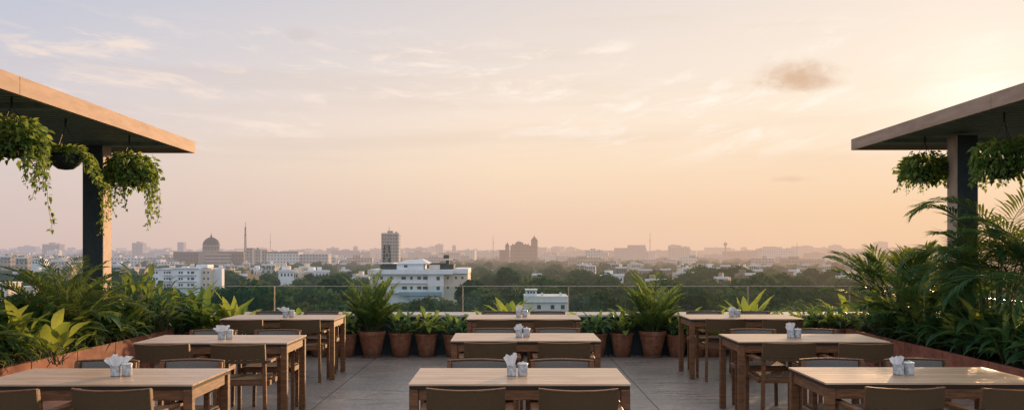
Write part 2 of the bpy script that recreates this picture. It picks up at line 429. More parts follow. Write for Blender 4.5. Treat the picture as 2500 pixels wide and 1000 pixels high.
# glow around the sun
dt = N.n('ShaderNodeVectorMath', operation='DOT_PRODUCT', inp={0: dirv, 1: tuple(sun_dir)}).outputs['Value']
dt = N.math('MAXIMUM', dt, 0.)
g1 = N.math('MULTIPLY', N.math('POWER', dt, 60.), .0)
g2 = N.math('MULTIPLY', N.math('POWER', dt, 600.), .18)
glow = N.math('ADD', g1, g2)
gl = N.n('ShaderNodeVectorMath', operation='SCALE', inp={0: (1., .90, .86)}); N.link(glow, gl.inputs['Scale'])
c = N.mix(1.0, c, gl.outputs[0], 'ADD')
# high sky, lifted in the ramps as fill, plus some physical model
sky = N.n('ShaderNodeTexSky', sky_type='NISHITA', sun_disc=False, sun_elevation=SUN_EL, sun_rotation=SUN_AZ, air_density=1.2, dust_density=3.0, ozone_density=1.5)
skc = N.n('ShaderNodeVectorMath', operation='SCALE', inp={0: sky.outputs[0], 'Scale': .25}).outputs[0]
c = N.mix(N.maprange(el, R(18), R(60), 0, .3, True), c, skc)
c = N.mix(N.maprange(el, R(-.3), R(-6), 0, 1), c, lin(96, 96, 92))
c = N.mix(1.0, c, (1.06, 1.045, 1.05, 1), 'MULTIPLY')
bg = N.n('ShaderNodeBackground', inp={'Color': c, 'Strength': 1.0})
N.link(bg.outputs[0], wout.inputs[0])

sl = bpy.data.lights.new('sun', 'SUN'); sl.energy = 4.2; sl.angle = R(1.2); sl.color = (1.0, .60, .30)
sl.energy = 6.5
so = bpy.data.objects.new('sun', sl); C.objects.link(so)
so.rotation_euler = (-sun_dir).to_track_quat('-Z', 'Y').to_euler(); so.location = (20, 40, 20)

# ------------------------------------------------------------------ camera
cam = bpy.data.cameras.new('camera'); co = bpy.data.objects.new('camera', cam); C.objects.link(co)
co.location = (0, 0, EYE); co.rotation_euler = (R(90), 0, 0)
cam.sensor_width = 36; cam.lens = F / 2500 * 36
cam.shift_x = (1250 - CX) / 2500; cam.shift_y = (HY - 499.3) / 2500
cam.clip_start = .05; cam.clip_end = 30000
S.camera = co

# ------------------------------------------------------------------ setting
mb = MB(); mb.box2((-7.2, -3, -.25), (7.2, 15.08, 0)); tag(mb.build('floor', M['floor']), kind='structure')
mb = MB()
rings = [3, 60, 150, 300, 600, 1200, 2500, 5000, 9000, 16000]
for r in rings:
    for k in range(48):
        a = 2 * PI * k / 48; mb.v.append((math.cos(a) * r, math.sin(a) * r, GZ))
for i in range(len(rings) - 1):
    for k in range(48):
        k2 = (k + 1) % 48; mb.f.append((i * 48 + k, (i + 1) * 48 + k, (i + 1) * 48 + k2, i * 48 + k2)); mb.t.append(.5)
mb.f.append(tuple(range(47, -1, -1))); mb.t.append(.5)
tag(mb.build('ground', M['ground']), kind='structure')

# parapet and balustrades
t = thing('parapet_wall', 'low dark parapet wall with pale coping along the far edge of the terrace', 'wall', (0, 14.45, 0))
mb = MB(); mb.box2((-6.5, -.05, 0), (6.5, .58, .575)); mb.build('wall', M['parapet'], t)
mb = MB(); mb.box2((-6.52, -.09, .577), (6.52, .62, .612)); mb.build('coping', M['cap'], t, bevel=.005)
t = thing('glass_balustrade', 'frameless glass balustrade with slim posts standing on the far parapet', 'balustrade', (0, 15.02, .612))
posts = [wx(p, 15.02) for p in (215, 670, 1130, 1388, 1826, 2074, 2330)]
for i, x in enumerate(posts):
    mb = MB(); mb.box2((x - .007, -.012, 0), (x + .007, .012, .418)); mb.build('post', M['fascia'], t)
edges = [-6.4] + posts + [6.4]
for a, b in zip(edges[:-1], edges[1:]):
    mb = MB(); mb.add([(a + .018, 0, .006), (b - .018, 0, .006), (b - .018, 0, .41), (a + .018, 0, .41)], [(0, 1, 2, 3)]); mb.build('glass_pane', M['glass'], t)
    mb = MB(); mb.box2((a + .012, -.006, .411), (b - .012, .006, .418)); mb.build('glass_edge', M['cap'], t)
for s, w in ((-1, 'left'), (1, 'right')):
    t = thing('side_balustrade', 'glass side balustrade with pale top rail beyond the %s planter' % w, 'balustrade', (s * 6.4, 0, 0))
    mb = MB(); mb.box2((-.05, 3, 0), (.05, 14.38, .3)); mb.build('kerb', M['parapet'], t)
    for k in range(5):
        y0 = 3 + k * 2.27
        mb = MB(); mb.add([(0, y0 + .02, .31), (0, y0 + 2.25, .31), (0, y0 + 2.25, .93), (0, y0 + .02, .93)], [(0, 1, 2, 3)]); mb.build('glass_pane', M['glass'], t)
        mb = MB(); mb.box2((-.012, y0 - .012, .30), (.012, y0 + .012, .93)); mb.build('post', M['metal'], t)
    mb = MB(); mb.box2((-.025, 3, .932), (.025, 14.38, .962)); mb.build('top_rail', M['cap'], t)

# ------------------------------------------------------------------ furniture
def make_table():
    t = thing('dining_table', 'x', 'table', group='teak dining tables in three rows')
    w, dp = 1.42, .82
    mb = MB()
    nb = 7; bw = dp / nb
    for k in range(nb):
        y0 = -dp / 2 + k * bw
        mb.box2((-w / 2, y0 + .0025, .739), (w / 2, y0 + bw - .0025, .75), random.random())
    mb.build('tabletop', M['top'], t)
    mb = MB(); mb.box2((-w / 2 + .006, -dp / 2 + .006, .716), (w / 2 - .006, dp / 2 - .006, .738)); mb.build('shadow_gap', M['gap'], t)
    lx, ly, lw = w / 2 - .034, dp / 2 - .034, .058
    for s in (-1, 1):
        mb = MB(); mb.box2((-lx + lw / 2 + .001, s * ly - .014, .645), (lx - lw / 2 - .001, s * ly + .014, .714)); mb.build('apron', M['wood_h'], t, bevel=.002)
        mb = MB(); mb.box2((s * lx - .014, -ly + lw / 2 + .001, .645), (s * lx + .014, ly - lw / 2 - .001, .714)); mb.build('apron', M['wood'], t, bevel=.002)
    for sx in (-1, 1):
        for sy in (-1, 1):
            mb = MB(); mb.box((sx * lx, sy * ly, .3575), (lw, lw, .714), None, .5); mb.build('leg', M['wood'], t, bevel=.003)
    return t

def curved_panel(x0, x1, z0, z1, yfun, thick, nx=12, lean=0.0, nz=3):
    mb = MB(); vs = []
    for side in (0, 1):
        for i in range(nx + 1):
            x = x0 + (x1 - x0) * i / nx
            for j in range(nz + 1):
                z = z0 + (z1 - z0) * j / nz
                vs.append((x, yfun(x) + (z - .6) * lean + (thick if side else 0), z))
    n1 = (nx + 1) * (nz + 1); fs = []
    I = lambda s, i, j: s * n1 + i * (nz + 1) + j
    for i in range(nx):
        for j in range(nz):
            fs.append((I(0, i, j), I(0, i + 1, j), I(0, i + 1, j + 1), I(0, i, j + 1)))
            fs.append((I(1, i, j), I(1, i, j + 1), I(1, i + 1, j + 1), I(1, i + 1, j)))
        fs.append((I(0, i, nz), I(0, i + 1, nz), I(1, i + 1, nz), I(1, i, nz)))
        fs.append((I(0, i, 0), I(1, i, 0), I(1, i + 1, 0), I(0, i + 1, 0)))
    for j in range(nz):
        fs.append((I(0, 0, j), I(0, 0, j + 1), I(1, 0, j + 1), I(1, 0, j)))
        fs.append((I(0, nx, j), I(1, nx, j), I(1, nx, j + 1), I(0, nx, j + 1)))
    mb.add(vs, fs); return mb

def make_chair():
    t = thing('dining_chair', 'x', 'chair', group='teak armchairs around the dining tables')
    LEAN = -.16
    hw = .238
    yf = lambda x: -.259 - .10 * (1 - (x / .238) ** 2)
    for s in (-1, 1):
        mb = MB(); mb.bar((s * .219, -.175, 0), (s * .219, -.222, .62), .032, .036)
        mb.bar((s * .219, -.222, .62), (s * .219, -.247, .765), .030, .034)
        mb.build('leg', M['wood'], t, bevel=.003)
        mb = MB(); mb.bar((s * .262, .205, 0), (s * .262, .205, .603), .034, .036); mb.build('leg', M['wood'], t, bevel=.003)
        mb = MB()
        mb.add([(s * .237, -.235, .605), (s * .280, -.235, .605), (s * .292, .235, .605), (s * .238, .235, .605),
                (s * .237, -.235, .630), (s * .280, -.235, .630), (s * .292, .235, .630), (s * .238, .235, .630)],
               [(3, 2, 1, 0), (4, 5, 6, 7), (0, 1, 5, 4), (1, 2, 6, 5), (2, 3, 7, 6), (3, 0, 4, 7)])
        mb.build('arm', M['wood'], t, bevel=.004)
        mb = MB(); mb.box2((s * .228, -.16, .395), (s * .256, .186, .44)); mb.build('side_rail', M['wood'], t, bevel=.003)
    b = curved_panel(-.238, .238, .644, .765, yf, .017, lean=LEAN).build('backrest', M['back_wood'], t, smooth=False)
    curved_panel(-.202, .202, .648, .758, lambda x: yf(x) + .018, .012, lean=LEAN).build('back_pad', M['grey_fabric'], b)
    mb = curved_panel(-.238, .238, .612, .640, yf, .018, lean=LEAN); mb.build('back_rail', M['back_wood'], t)
    mb = curved_panel(-.239, .239, .7665, .774, lambda x: yf(x) - .003, .030, lean=LEAN); mb.build('top_rail', M['wood_h'], t)
    mb = MB(); mb.box2((-.226, .172, .395), (.226, .20, .44)); mb.build('seat_rail', M['wood_h'], t, bevel=.003)
    mb = MB(); mb.box2((-.226, -.185, .395), (.226, -.16, .44)); mb.build('seat_rail', M['wood_h'], t, bevel=.003)
    mb = MB(); nx, ny = 8, 8; vs, fs = [], []
    for i in range(nx + 1):
        for j in range(ny + 1):
            u, v = i / nx * 2 - 1, j / ny * 2 - 1
            vs.append((u * .225, .008 + v * .188, .452 - .014 * (1 - u * u) * (1 - v * v)))
    for i in range(nx):
        for j in range(ny): fs.append((i * (ny + 1) + j, (i + 1) * (ny + 1) + j, (i + 1) * (ny + 1) + j + 1, i * (ny + 1) + j + 1))
    k0 = len(vs); vs += [(x, y, .441) for x, y in ((-.225, -.18), (.225, -.18), (.225, .196), (-.225, .196))]
    fs += [(k0 + 3, k0 + 2, k0 + 1, k0)]
    cs = [0, nx * (ny + 1), nx * (ny + 1) + ny, ny]
    for a in range(4): fs.append((k0 + a, k0 + (a + 1) % 4, cs[(a + 1) % 4], cs[a]))
    mb.add(vs, fs); mb.build('seat', M['seat_fabric'], t)
    return t

def make_napkin_holder():
    t = thing('napkin_holder', 'x', 'holder', group='napkin holders on the tables')
    mb = MB()
    mb.lathe([(.027, 0), (.031, .004), (.032, .066), (.0325, .072), (.0295, .072), (.029, .008)], 24, sq=4)
    mb.build('cup', M['marble'], t, smooth=False)
    mb = MB(); mb.lathe([(.0305, .0), (.0305, .0008)], 24, close_top=True, sq=4, c=(0, 0, -.0009)); 
    mb.build('base', M['gap'], t)
    return t
def make_napkins(seed, spread):
    rnd = random.Random(seed); mb = MB()
    for k in range(7):
        a = rnd.uniform(-.5, .5) + (k - 3) * .28
        x0 = (k - 3) * .005
        w = rnd.uniform(.018, .025); h = rnd.uniform(.115, .142) - abs(k - 3) * .006
        lean = (k - 3) * .010 * spread + rnd.uniform(-.004, .004)
        vs, fs = [], []
        ca, sa = math.cos(a * .5), math.sin(a * .5)
        for j in range(6):
            z = .02 + (h - .02) * j / 5
            q = max(0, (z - .06) / .08)
            for i in range(5):
                u = i / 4 * 2 - 1
                ww = w * (.62 + .75 * min(q, 1))
                fold = .005 * math.sin(u * 5 + seed + k) * (.3 + q) + .006 * u * u * (k - 3) / 3
                yy = (k % 2 - .5) * .012 + fold + rnd.uniform(-.0012, .0012)
                xx = x0 + u * ww * .8 + lean * q * 1.6
                zz = z + (.012 * (1 - u * u) if j == 5 else 0) + (rnd.uniform(-.007, .007) if j >= 4 else 0) * 1
                vs.append((xx * ca - yy * sa, xx * sa + yy * ca, zz))
        for j in range(5):
            for i in range(4): fs.append((j * 5 + i, j * 5 + i + 1, (j + 1) * 5 + i + 1, (j + 1) * 5 + i))
        mb.add(vs, fs)
    return mb
def make_jar():
    t = thing('condiment_jar', 'x', 'jar', group='lidded jars on the tables')
    mb = MB(); mb.lathe([(.030, 0), (.0335, .004), (.0345, .03), (.034, .070), (.033, .074)], 28, close_top=True); mb.build('body', M['marble'], t, smooth=True)
    l = MB(); l.lathe([(.036, .0755), (.037, .078), (.0365, .083), (.030, .087), (.010, .089)], 28, close_top=True); l = l.build('lid', M['lid'], t, smooth=True)
    k = MB(); k.lathe([(.005, .0895), (.006, .094), (.004, .097)], 10, close_top=True); k.build('knob', M['lid'], l, smooth=True)
    return t

TABLE, CHAIR, HOLD, JAR = make_table(), make_chair(), make_napkin_holder(), make_jar()
used = {}
def place(proto, loc, rz, label):
    if proto.name not in used:
        used[proto.name] = 1; proto.location = loc; proto.rotation_euler = (0, 0, rz); proto['label'] = label; return proto
    return dup(proto, loc, rz, label)
tabs = {('front', 'left'): (-2.725, 5.94), ('front', 'centre'): (.062, 5.955), ('front', 'right'): (2.74, 6.01),
        ('middle', 'left'): (-2.76, 8.61), ('middle', 'centre'): (.15, 8.82), ('middle', 'right'): (2.84, 8.73),
        ('back', 'left'): (-2.88, 11.56), ('back', 'centre'): (.17, 11.6), ('back', 'right'): (2.95, 11.64)}
cupx = {('front', 'left'): (283, 308), ('front', 'centre'): (1249, 1275), ('front', 'right'): (2193, 2219),
        ('middle', 'left'): (541, 559), ('middle', 'centre'): (1267, 1285), ('middle', 'right'): (1930, 1947),
        ('back', 'left'): (697, 711), ('back', 'centre'): (1266, 1281), ('back', 'right'): (1787, 1801)}
rj = random.Random(3)
for (row, colm), (x, yf) in tabs.items():
    place(TABLE, (x, yf + .41, 0), 0, 'slatted teak dining table, %s row, %s of the three' % (row, colm))
    for sx, sn in ((-1, 'left'), (1, 'right')):
        place(CHAIR, (x + .008 + sx * .340 + rj.uniform(-.012, .012), yf - .065 + rj.uniform(-.04, .03), 0), rj.uniform(-.05, .05),
              'brown backed armchair, %s seat on the near side of the %s row %s table' % (sn, row, colm))
        place(CHAIR, (x + .012 + sx * .327 + rj.uniform(-.012, .012), yf + .82 + rj.uniform(-.02, .02), 0), PI + rj.uniform(-.05, .05),
              'armchair facing us, %s seat on the far side of the %s row %s table' % (sn, row, colm))
    ym = yf + .40
    a, b = cupx[(row, colm)]
    xa, xb = wx(a, ym), wx(b, ym)
    place(HOLD, (xa, ym, .751), rj.uniform(-.1, .1) , 'square grey marbled napkin cup on the %s row %s table' % (row, colm))
    nk = make_napkins(len(used) * 7 + int(x * 100) + int(yf * 10), 2.0 if colm == 'left' else .7).build('paper_napkins', M['paper'], None, smooth=True, loc=(xa, ym, .753)); nk.scale = (1, 1, rj.uniform(.85, 1.1)); nk.rotation_euler = (0, 0, rj.uniform(-.6, .6))
    tag(nk, 'crumpled white paper napkins standing in the cup on the %s row %s table' % (row, colm), 'napkins', 'napkin bunches on the tables')
    place(JAR, (xb + .003, ym + .005, .7508), rj.uniform(0, 6), 'round grey lidded jar beside the napkins on the %s row %s table' % (row, colm))

# ------------------------------------------------------------------ pergolas
def roof(side):
    w = 'left' if side < 0 else 'right'
    if side < 0:
        k0, sl_, zb, zt = -4.348, -.02583, 3.05, 3.222
        look = 'sunlit tan flat canopy roof over the left planter'
    else:
        k0, sl_, zb, zt = 5.05, .004, 3.095, 3.258
        look = 'shaded grey brown flat canopy roof over the right planter'
    y0, y1 = 2.0, 14.0
    xi = lambda y: k0 + sl_ * y
    xo = side * 8.6
    t = thing('canopy_roof', look + ' on one square column', 'canopy', (0, 0, 0))
    def slab(name, pts, za, zb_, mat):
        m = MB(); n = len(pts); vs = [(p[0], p[1], za) for p in pts] + [(p[0], p[1], zb_) for p in pts]
        fs = [tuple(range(n - 1, -1, -1)), tuple(range(n, 2 * n))] + [(i, (i + 1) % n, n + (i + 1) % n, n + i) for i in range(n)]
        if side > 0: fs = [tuple(reversed(f)) for f in fs]
        m.add(vs, fs); return m.build(name, mat, t)
    th = side * .05
    joint = 8.73 if side < 0 else 9.9
    for ya, yb in ((y0, joint - .004), (joint + .004, y1)):
        slab('fascia', [(xi(ya), ya), (xi(ya) + th, ya), (xi(yb) + th, yb), (xi(yb), yb)], zb, zt, M['fascia'])
    slab('fascia', [(xi(y1) + th, y1 - .06), (xo, y1 - .06), (xo, y1), (xi(y1) + th, y1)], zb + .001, zt - .001, M['fascia'])
    slab('deck', [(xi(y0) + th, y0), (xo, y0), (xo, y1 - .06), (xi(y1 - .06) + th, y1 - .06)], zb + .09, zt - .004, M['soffit'])
    m = MB()
    y = y0 + .1
    while y < y1 - .12:
        a = xi(y) + th + side * .005; m.box2((min(a, xo), y, zb + .058), (max(a, xo), y + .11, zb + .0895)); y += .17
    m.build('soffit_slats', M['soffit'], t)
    for y in (3.4, 6.6, 9.6, 13.05):
        a = xi(y) + th + side * .01; m = MB(); m.box2((min(a, xo), y, zb + .006), (max(a, xo), y + .12, zb + .057)); m.build('beam', M['soffit'], t)
    if side < 0: cx0, cx1, cy0 = -5.94, -5.665, 13.0
    else: cx0, cx1, cy0 = 5.84, 6.105, 12.2
    m = MB(); m.box2((cx0, cy0, .0), (cx1, cy0 + .27, zb + .0055)); m.build('column', M['column_shade'], t, bevel=.004)
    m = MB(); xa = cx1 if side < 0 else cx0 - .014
    m.box2((xa + .001, cy0 + .002, 0), (xa + .013, cy0 + .268, zb + .0055)); m.build('sunlit_face', M['column'], t)  # thin added strip, coloured as the sunlit inner face of the column
    return t
roof(-1); roof(1)

# ------------------------------------------------------------------ planters
def planter(side):
    w = 'left' if side < 0 else 'right'
    t = thing('planter_box', 'long rust red planter box of square panels along the %s side of the terrace' % w, 'planter', (0, 0, 0))
    xin, xout = 4.95, 6.25
    ys = [13.8 - 1.03 * k for k in range(10)]
    h = .45
    for a, b in zip(ys[1:], ys[:-1]):
        m = MB(); m.box2((side * xin, a + .007, .0), (side * (xin + .03), b - .007, h)); m.build('panel', M['corten'], t, bevel=.003)
    m = MB(); m.box2((side * (xin + .034), ys[-1], 0), (side * (xin + .06), ys[0] - .034, h - .01)); m.build('liner', M['gap'], t)
    m = MB(); m.box2((side * (xin + .031), ys[0] - .03, 0), (side * xout, ys[0], h)); m.build('end_panel', M['corten'], t, bevel=.003)
    m = MB(); m.box2((side * xout, ys[-1], 0), (side * (xout + .03), ys[0], h)); m.build('rear_panel', M['corten'], t)
    m = MB(); vs, fs = [], []
    nx, ny = 6, 40; rr = random.Random(5)
    for i in range(nx + 1):
        for j in range(ny + 1):
            vs.append((side * (xin + .061 + (xout - xin - .065) * i / nx), ys[-1] + (ys[0] - .04 - ys[-1]) * j / ny, h - .05 + rr.uniform(-.015, .02)))
    for i in range(nx):
        for j in range(ny): fs.append((i * (ny + 1) + j, (i + 1) * (ny + 1) + j, (i + 1) * (ny + 1) + j + 1, i * (ny + 1) + j + 1))
    m.add(vs, fs); m.build('soil', M['soil'], t)
planter(-1); planter(1)

# ------------------------------------------------------------------ plants
Z = Vector((0, 0, 1))
PROF = {'lance': lambda t: math.sin(PI * min(1, t ** .8)) ** .9 * (1 if t < 1 else 0) + .02,
        'strap': lambda t: (min(1, t * 3.2 + .28)) * (1 - max(0, (t - .45) / .55) ** 1.7) + .01,
        'heart': lambda t: (1.0 * (1 - t) ** .75 * min(1, .55 + t * 3.2) + .0),
        'round': lambda t: math.sin(PI * (.12 + .88 * t)) ** .65 if t < 1 else .03}
def leaf(m, base, d, length, width, droop, rnd, n=4, fold=.3, tint=.5, shape='lance', roll=0., wave=0.):
    d = Vector(d).normalized(); p = Vector(base)
    side = d.cross(Z)
    if side.length < .05: side = Vector((math.cos(roll * 9), math.sin(roll * 9), 0))
    side.normalize()
    side = Matrix.Rotation(roll, 3, d) @ side
    pf = PROF[shape]; vs, fs = [], []
    step = length / n
    for i in range(n + 1):
        w = width * .5 * pf(i / n)
        nrm = side.cross(d).normalized()
        up = nrm * (w * fold) + nrm * (wave * w * math.sin(i * 2.3 + roll * 7))
        vs += [p - side * w + up, p, p + side * w + up]
        p = p + d * step
        ax = d.cross(Vector((0, 0, -1)))
        if ax.length > 1e-3:
            d = (Matrix.Rotation(droop / n, 3, ax.normalized()) @ d).normalized()
    for i in range(n):
        o = i * 3
        fs += [(o, o + 1, o + 4, o + 3), (o + 1, o + 2, o + 5, o + 4)]
    m.add(vs, fs, tint)
    return p
def polar(a, e): return Vector((math.cos(a) * math.cos(e), math.sin(a) * math.cos(e), math.sin(e)))

def frond(m, ms, base, a, e, length, droop, rnd, pairs=24, ll=.3, lw=.022, tint=.4, vee=.5, ang0=62):
    d = polar(a, e); p = Vector(base); n = pairs + 6; step = length / n
    pts = [p.copy()]
    for i in range(n):
        t = i / n
        p = p + d * step
        ax = d.cross(Vector((0, 0, -1)))
        if ax.length > 1e-3: d = (Matrix.Rotation(droop / n * (0.4 + 1.2 * t), 3, ax.normalized()) @ d).normalized()
        pts.append(p.copy())
        if i >= 6:
            u = (i - 6) / pairs
            L = ll * (.55 + .45 * math.sin(PI * min(1, u * .85 + .2))) * (1 - .45 * u ** 3) * rnd.uniform(.85, 1.1)
            side = d.cross(Z); side.normalize(); up = side.cross(d)
            ang = R(ang0 - ang0 * .55 * u)
            for s in (-1, 1):
                if rnd.random() < .04: continue
                ld = d * math.cos(ang) + side * (s * math.sin(ang)) + up * (vee * rnd.uniform(.4, 1.0) * .6)
                leaf(m, p, ld, L, lw * rnd.uniform(.8, 1.15), rnd.uniform(.5, 1.15), rnd, 3, .15, min(1, max(0, tint + rnd.uniform(-.2, .25))), 'lance', rnd.uniform(-.5, .5))
    ms.tube(pts[::2], [.007 * (1 - .8 * i / len(pts[::2])) + .0015 for i in range(len(pts[::2]))], 4)

def palm_mesh(seed, nf, length, elev, droop, ll, lw, pairs=24, base_r=.05, stem=0., tint=.4, ang0=62, taper=0.):
    rnd = random.Random(seed); m, ms = MB(), MB()
    for k in range(nf):
        a = k * 2.4 + rnd.uniform(-.3, .3)
        q = k / max(1, nf - 1)
        e_ = R(elev[0] + (elev[1] - elev[0]) * q + rnd.uniform(-6, 6))
        br = base_r * rnd.uniform(.3, 1)
        b = Vector((math.cos(a) * br, math.sin(a) * br, 0))
        if stem:
            h = stem * rnd.uniform(.6, 1.05); c2 = b * 2.2 + Vector((0, 0, h)); ms.tube([b, (b + c2) / 2 + Vector((.0, 0, .02)), c2], [.016, .013, .010], 5); b = c2
        frond(m, ms, b, a, e_, length * (1 - taper * q) * rnd.uniform(.75, 1.1), R(droop * rnd.uniform(.7, 1.2)), rnd, pairs, ll, lw, tint + rnd.uniform(-.15, .2), ang0=ang0)
    return m, ms
def bush_mesh(seed, nl, length, width, elev, droop, spread, height, shape='lance', tint=(.1, .7), petiole=.5, seg=5):
    """leaves on short stalks that rise from a clump"""
    rnd = random.Random(seed); m, ms = MB(), MB()
    for k in range(nl):
        a = rnd.uniform(0, 2 * PI); q = rnd.random()
        e_ = R(elev[0] + (elev[1] - elev[0]) * q + rnd.uniform(-8, 8))
        b = Vector((rnd.gauss(0, spread * .4), rnd.gauss(0, spread * .4), rnd.uniform(0, .05)))
        top = b + polar(a, max(e_, R(35))) * (height * rnd.uniform(.35, 1.0)) * petiole
        ms.tube([b, (b + top) / 2 + Vector((0, 0, .015)), top], [.005, .004, .003], 4)
        L = length * rnd.uniform(.65, 1.15)
        tn = tint[0] + (tint[1] - tint[0]) * (rnd.random() * .6 + q * .4)
        leaf(m, top, polar(a + rnd.uniform(-.3, .3), e_), L, width * rnd.uniform(.75, 1.15) * L / length, R(droop * rnd.uniform(.6, 1.3)), rnd, seg, .28, tn, shape, rnd.uniform(-.4, .4), .12)
    return m, ms
def rosette_mesh(seed, nl, length, width, elev, droop, tint=(.4, .9), shape='strap'):
    rnd = random.Random(seed); m, ms = MB(), MB()
    for k in range(nl):
        a = k * 2.399 + rnd.uniform(-.3, .3); q = k / nl
        e_ = R(elev[0] + (elev[1] - elev[0]) * q + rnd.uniform(-7, 7))
        L = length * rnd.uniform(.75, 1.1)
        leaf(m, polar(a, 0) * .025, polar(a, e_), L, width * rnd.uniform(.8, 1.15), R(droop * rnd.uniform(.5, 1.3)), rnd, 7, .3, tint[0] + (tint[1] - tint[0]) * rnd.random(), shape, rnd.uniform(-.3, .3), .18)
    ms.tube([(0, 0, -.01), (0, 0, .06)], [.03, .018], 7)
    return m, ms
def plant(name, label, cat, meshes, mat, group=None):
    t = thing(name, label, cat, group=group)
    meshes[0].build('foliage', mat, t, smooth=True); meshes[1].build('stem', M['stem'], t, smooth=True)
    return t

# -- planter plants
def planted(proto, first, loc, rz, label, group, scale):
    if first:
        proto.location = loc; proto.rotation_euler = (0, 0, rz); proto.scale = scale; proto['label'] = label; proto['group'] = group; return proto
    return dup(proto, loc, rz, label, group, scale)
P_arch = [plant('arching_leaf_plant', 'x', 'plant', bush_mesh(11 + i, 105, .34, .062, (22, 84), 88, .26, .42, 'lance', (.05, .62)), M['leaf_deep']) for i in range(3)]
P_broad = [plant('broad_leaf_plant', 'x', 'plant', bush_mesh(31 + i, 34, .27, .17, (5, 70), 70, .20, .62, 'heart', (.15, .85), .85), M['leaf_deep']) for i in range(2)]
P_light = [plant('pale_leaf_plant', 'x', 'plant', bush_mesh(41 + i, 22, .33, .12, (30, 82), 55, .14, .5, 'lance', (.3, .95), .7), M['leaf_light']) for i in range(2)]
P_grass = [plant('feather_palm', 'x', 'palm', palm_mesh(51 + i, 15, .85, (82, 25), 75, .24, .019, 22, .08), M['leaf_palm']) for i in range(2)]
first = {}
def put(kind, lst, i, loc, rz, label, group, sc):
    key = (kind, i); f = key not in first; first[key] = 1
    return planted(lst[i], f, loc, rz, label, group, (sc,) * 3)
rp = random.Random(17)
for side, w in ((-1, 'left'), (1, 'right')):
    y = 13.55
    k = 0
    while y > 7.6:
        for row, xx in enumerate((5.27, 5.60, 5.98)):
            xj = side * (xx + rp.uniform(-.05, .05)); yj = y + rp.uniform(-.12, .12)
            if abs(abs(xj) - (5.80 if side < 0 else 5.97)) < .22 and abs(yj - (13.13 if side < 0 else 12.33)) < .24: continue
            r = rp.random(); rz = rp.uniform(0, 6.28)
            sc = rp.uniform(.9, 1.2) * (.86, 1.2, 1.32)[row]
            if side > 0: sc *= 1.05
            near = 'near' if yj < 9.6 else ('middle of' if yj < 11.7 else 'far end of')
            near = {'near': 'near end of'}.get(near, near)
            if row == 0 and r < .25 or row == 1 and r < .4 or row == 2 and r < .15:
                put('b', P_broad, k % 2, (xj, yj, .40), rz, 'plant with broad heart shaped leaves on stalks, %s the %s planter' % (near, w), 'broad leaved plants in the %s planter' % w, sc)
            elif row == 2 and r < .45 and side < 0:
                put('g', P_grass, k % 2, (xj, yj, .40), rz, 'low feathery palm rising at the back of the left planter, %s it' % near, 'feathery palms in the left planter', sc)
            else:
                put('a', P_arch, k % 3, (xj, yj, .40), rz, 'dense dark plant with narrow arching leaves, %s the %s planter' % (near, w), 'arching plants in the %s planter' % w, sc)
            k += 1
        y -= .47
# pale leaved plants at the front of the left planter and in the right one
for i, (px, d, sc, lab) in enumerate(((128, 9.55, .9, 'pale yellow green plant with upright pointed leaves at the near front of the left planter'),
                                  (20, 9.75, 1.02, 'tall plant with large paddle shaped leaves at the near end of the left planter'),
                                  (300, 12.4, 1.0, 'yellow green leafy plant beside the foot of the left column'))):
    put('l', P_light, i % 2, (wx(px, d) if i != 1 else -5.16, d, .42), 1.1 + i, lab, 'pale leaved plants in the planters', sc)
put('l', P_light, 0, (5.3, 12.0, .42), 2.2, 'pale leaved plant below the spiky palm in the right planter', 'pale leaved plants in the planters', 1.05)
put('l', P_light, 1, (5.28, 10.6, .42), .4, 'pale leaved plant leaning over the middle of the right planter edge', 'pale leaved plants in the planters', 1.0)
# named palms
t = plant('feather_palm', 'feathery palm with fine upright fronds in front of the left column', 'palm', palm_mesh(61, 28, 1.1, (90, 42), 75, .30, .018, 28, .12), M['leaf_palm']); t.location = (-5.38, 11.3, .60)
t = plant('feather_palm', 'second feathery palm nearer than the column in the left planter', 'palm', palm_mesh(62, 18, .85, (85, 30), 85, .26, .019, 24, .12), M['leaf_palm']); t.location = (-5.55, 12.2, .42)
t = plant('leafy_shrub', 'dense yellow tipped leafy shrub to the right of the left column', 'shrub', bush_mesh(63, 210, .30, .075, (5, 85), 70, .42, .85, 'lance', (.1, .9), .95), M['leaf_deep']); t.location = (-5.16, 13.15, .42)
t = plant('areca_palm', 'tall areca palm with long arching fronds in front of the right column', 'palm', palm_mesh(71, 20, 1.55, (90, 54), 120, .50, .030, 32, .14, .85, .3, taper=.25), M['leaf_palm']); t.location = (5.74, 11.1, .42)
t = plant('areca_palm', 'areca palm with drooping fronds at the right edge of the view', 'palm', palm_mesh(72, 18, 1.65, (88, 50), 120, .48, .030, 34, .14, .75, .25), M['leaf_palm']); t.location = (5.85, 10.0, .42)
t = plant('spiky_palm', 'spiky palm with stiff fan tipped fronds at the far end of the right planter', 'palm', palm_mesh(73, 34, .72, (88, 20), 40, .42, .032, 14, .12, .62, .35, ang0=46), M['leaf_palm']); t.location = (5.25, 12.75, .42)
t = plant('spiky_palm', 'shorter spiky palm between the tall areca palm and the far spiky palm', 'palm', palm_mesh(74, 22, .7, (84, 10), 45, .36, .030, 15, .12, .34, .3, ang0=50), M['leaf_palm']); t.location = (5.35, 11.85, .42)

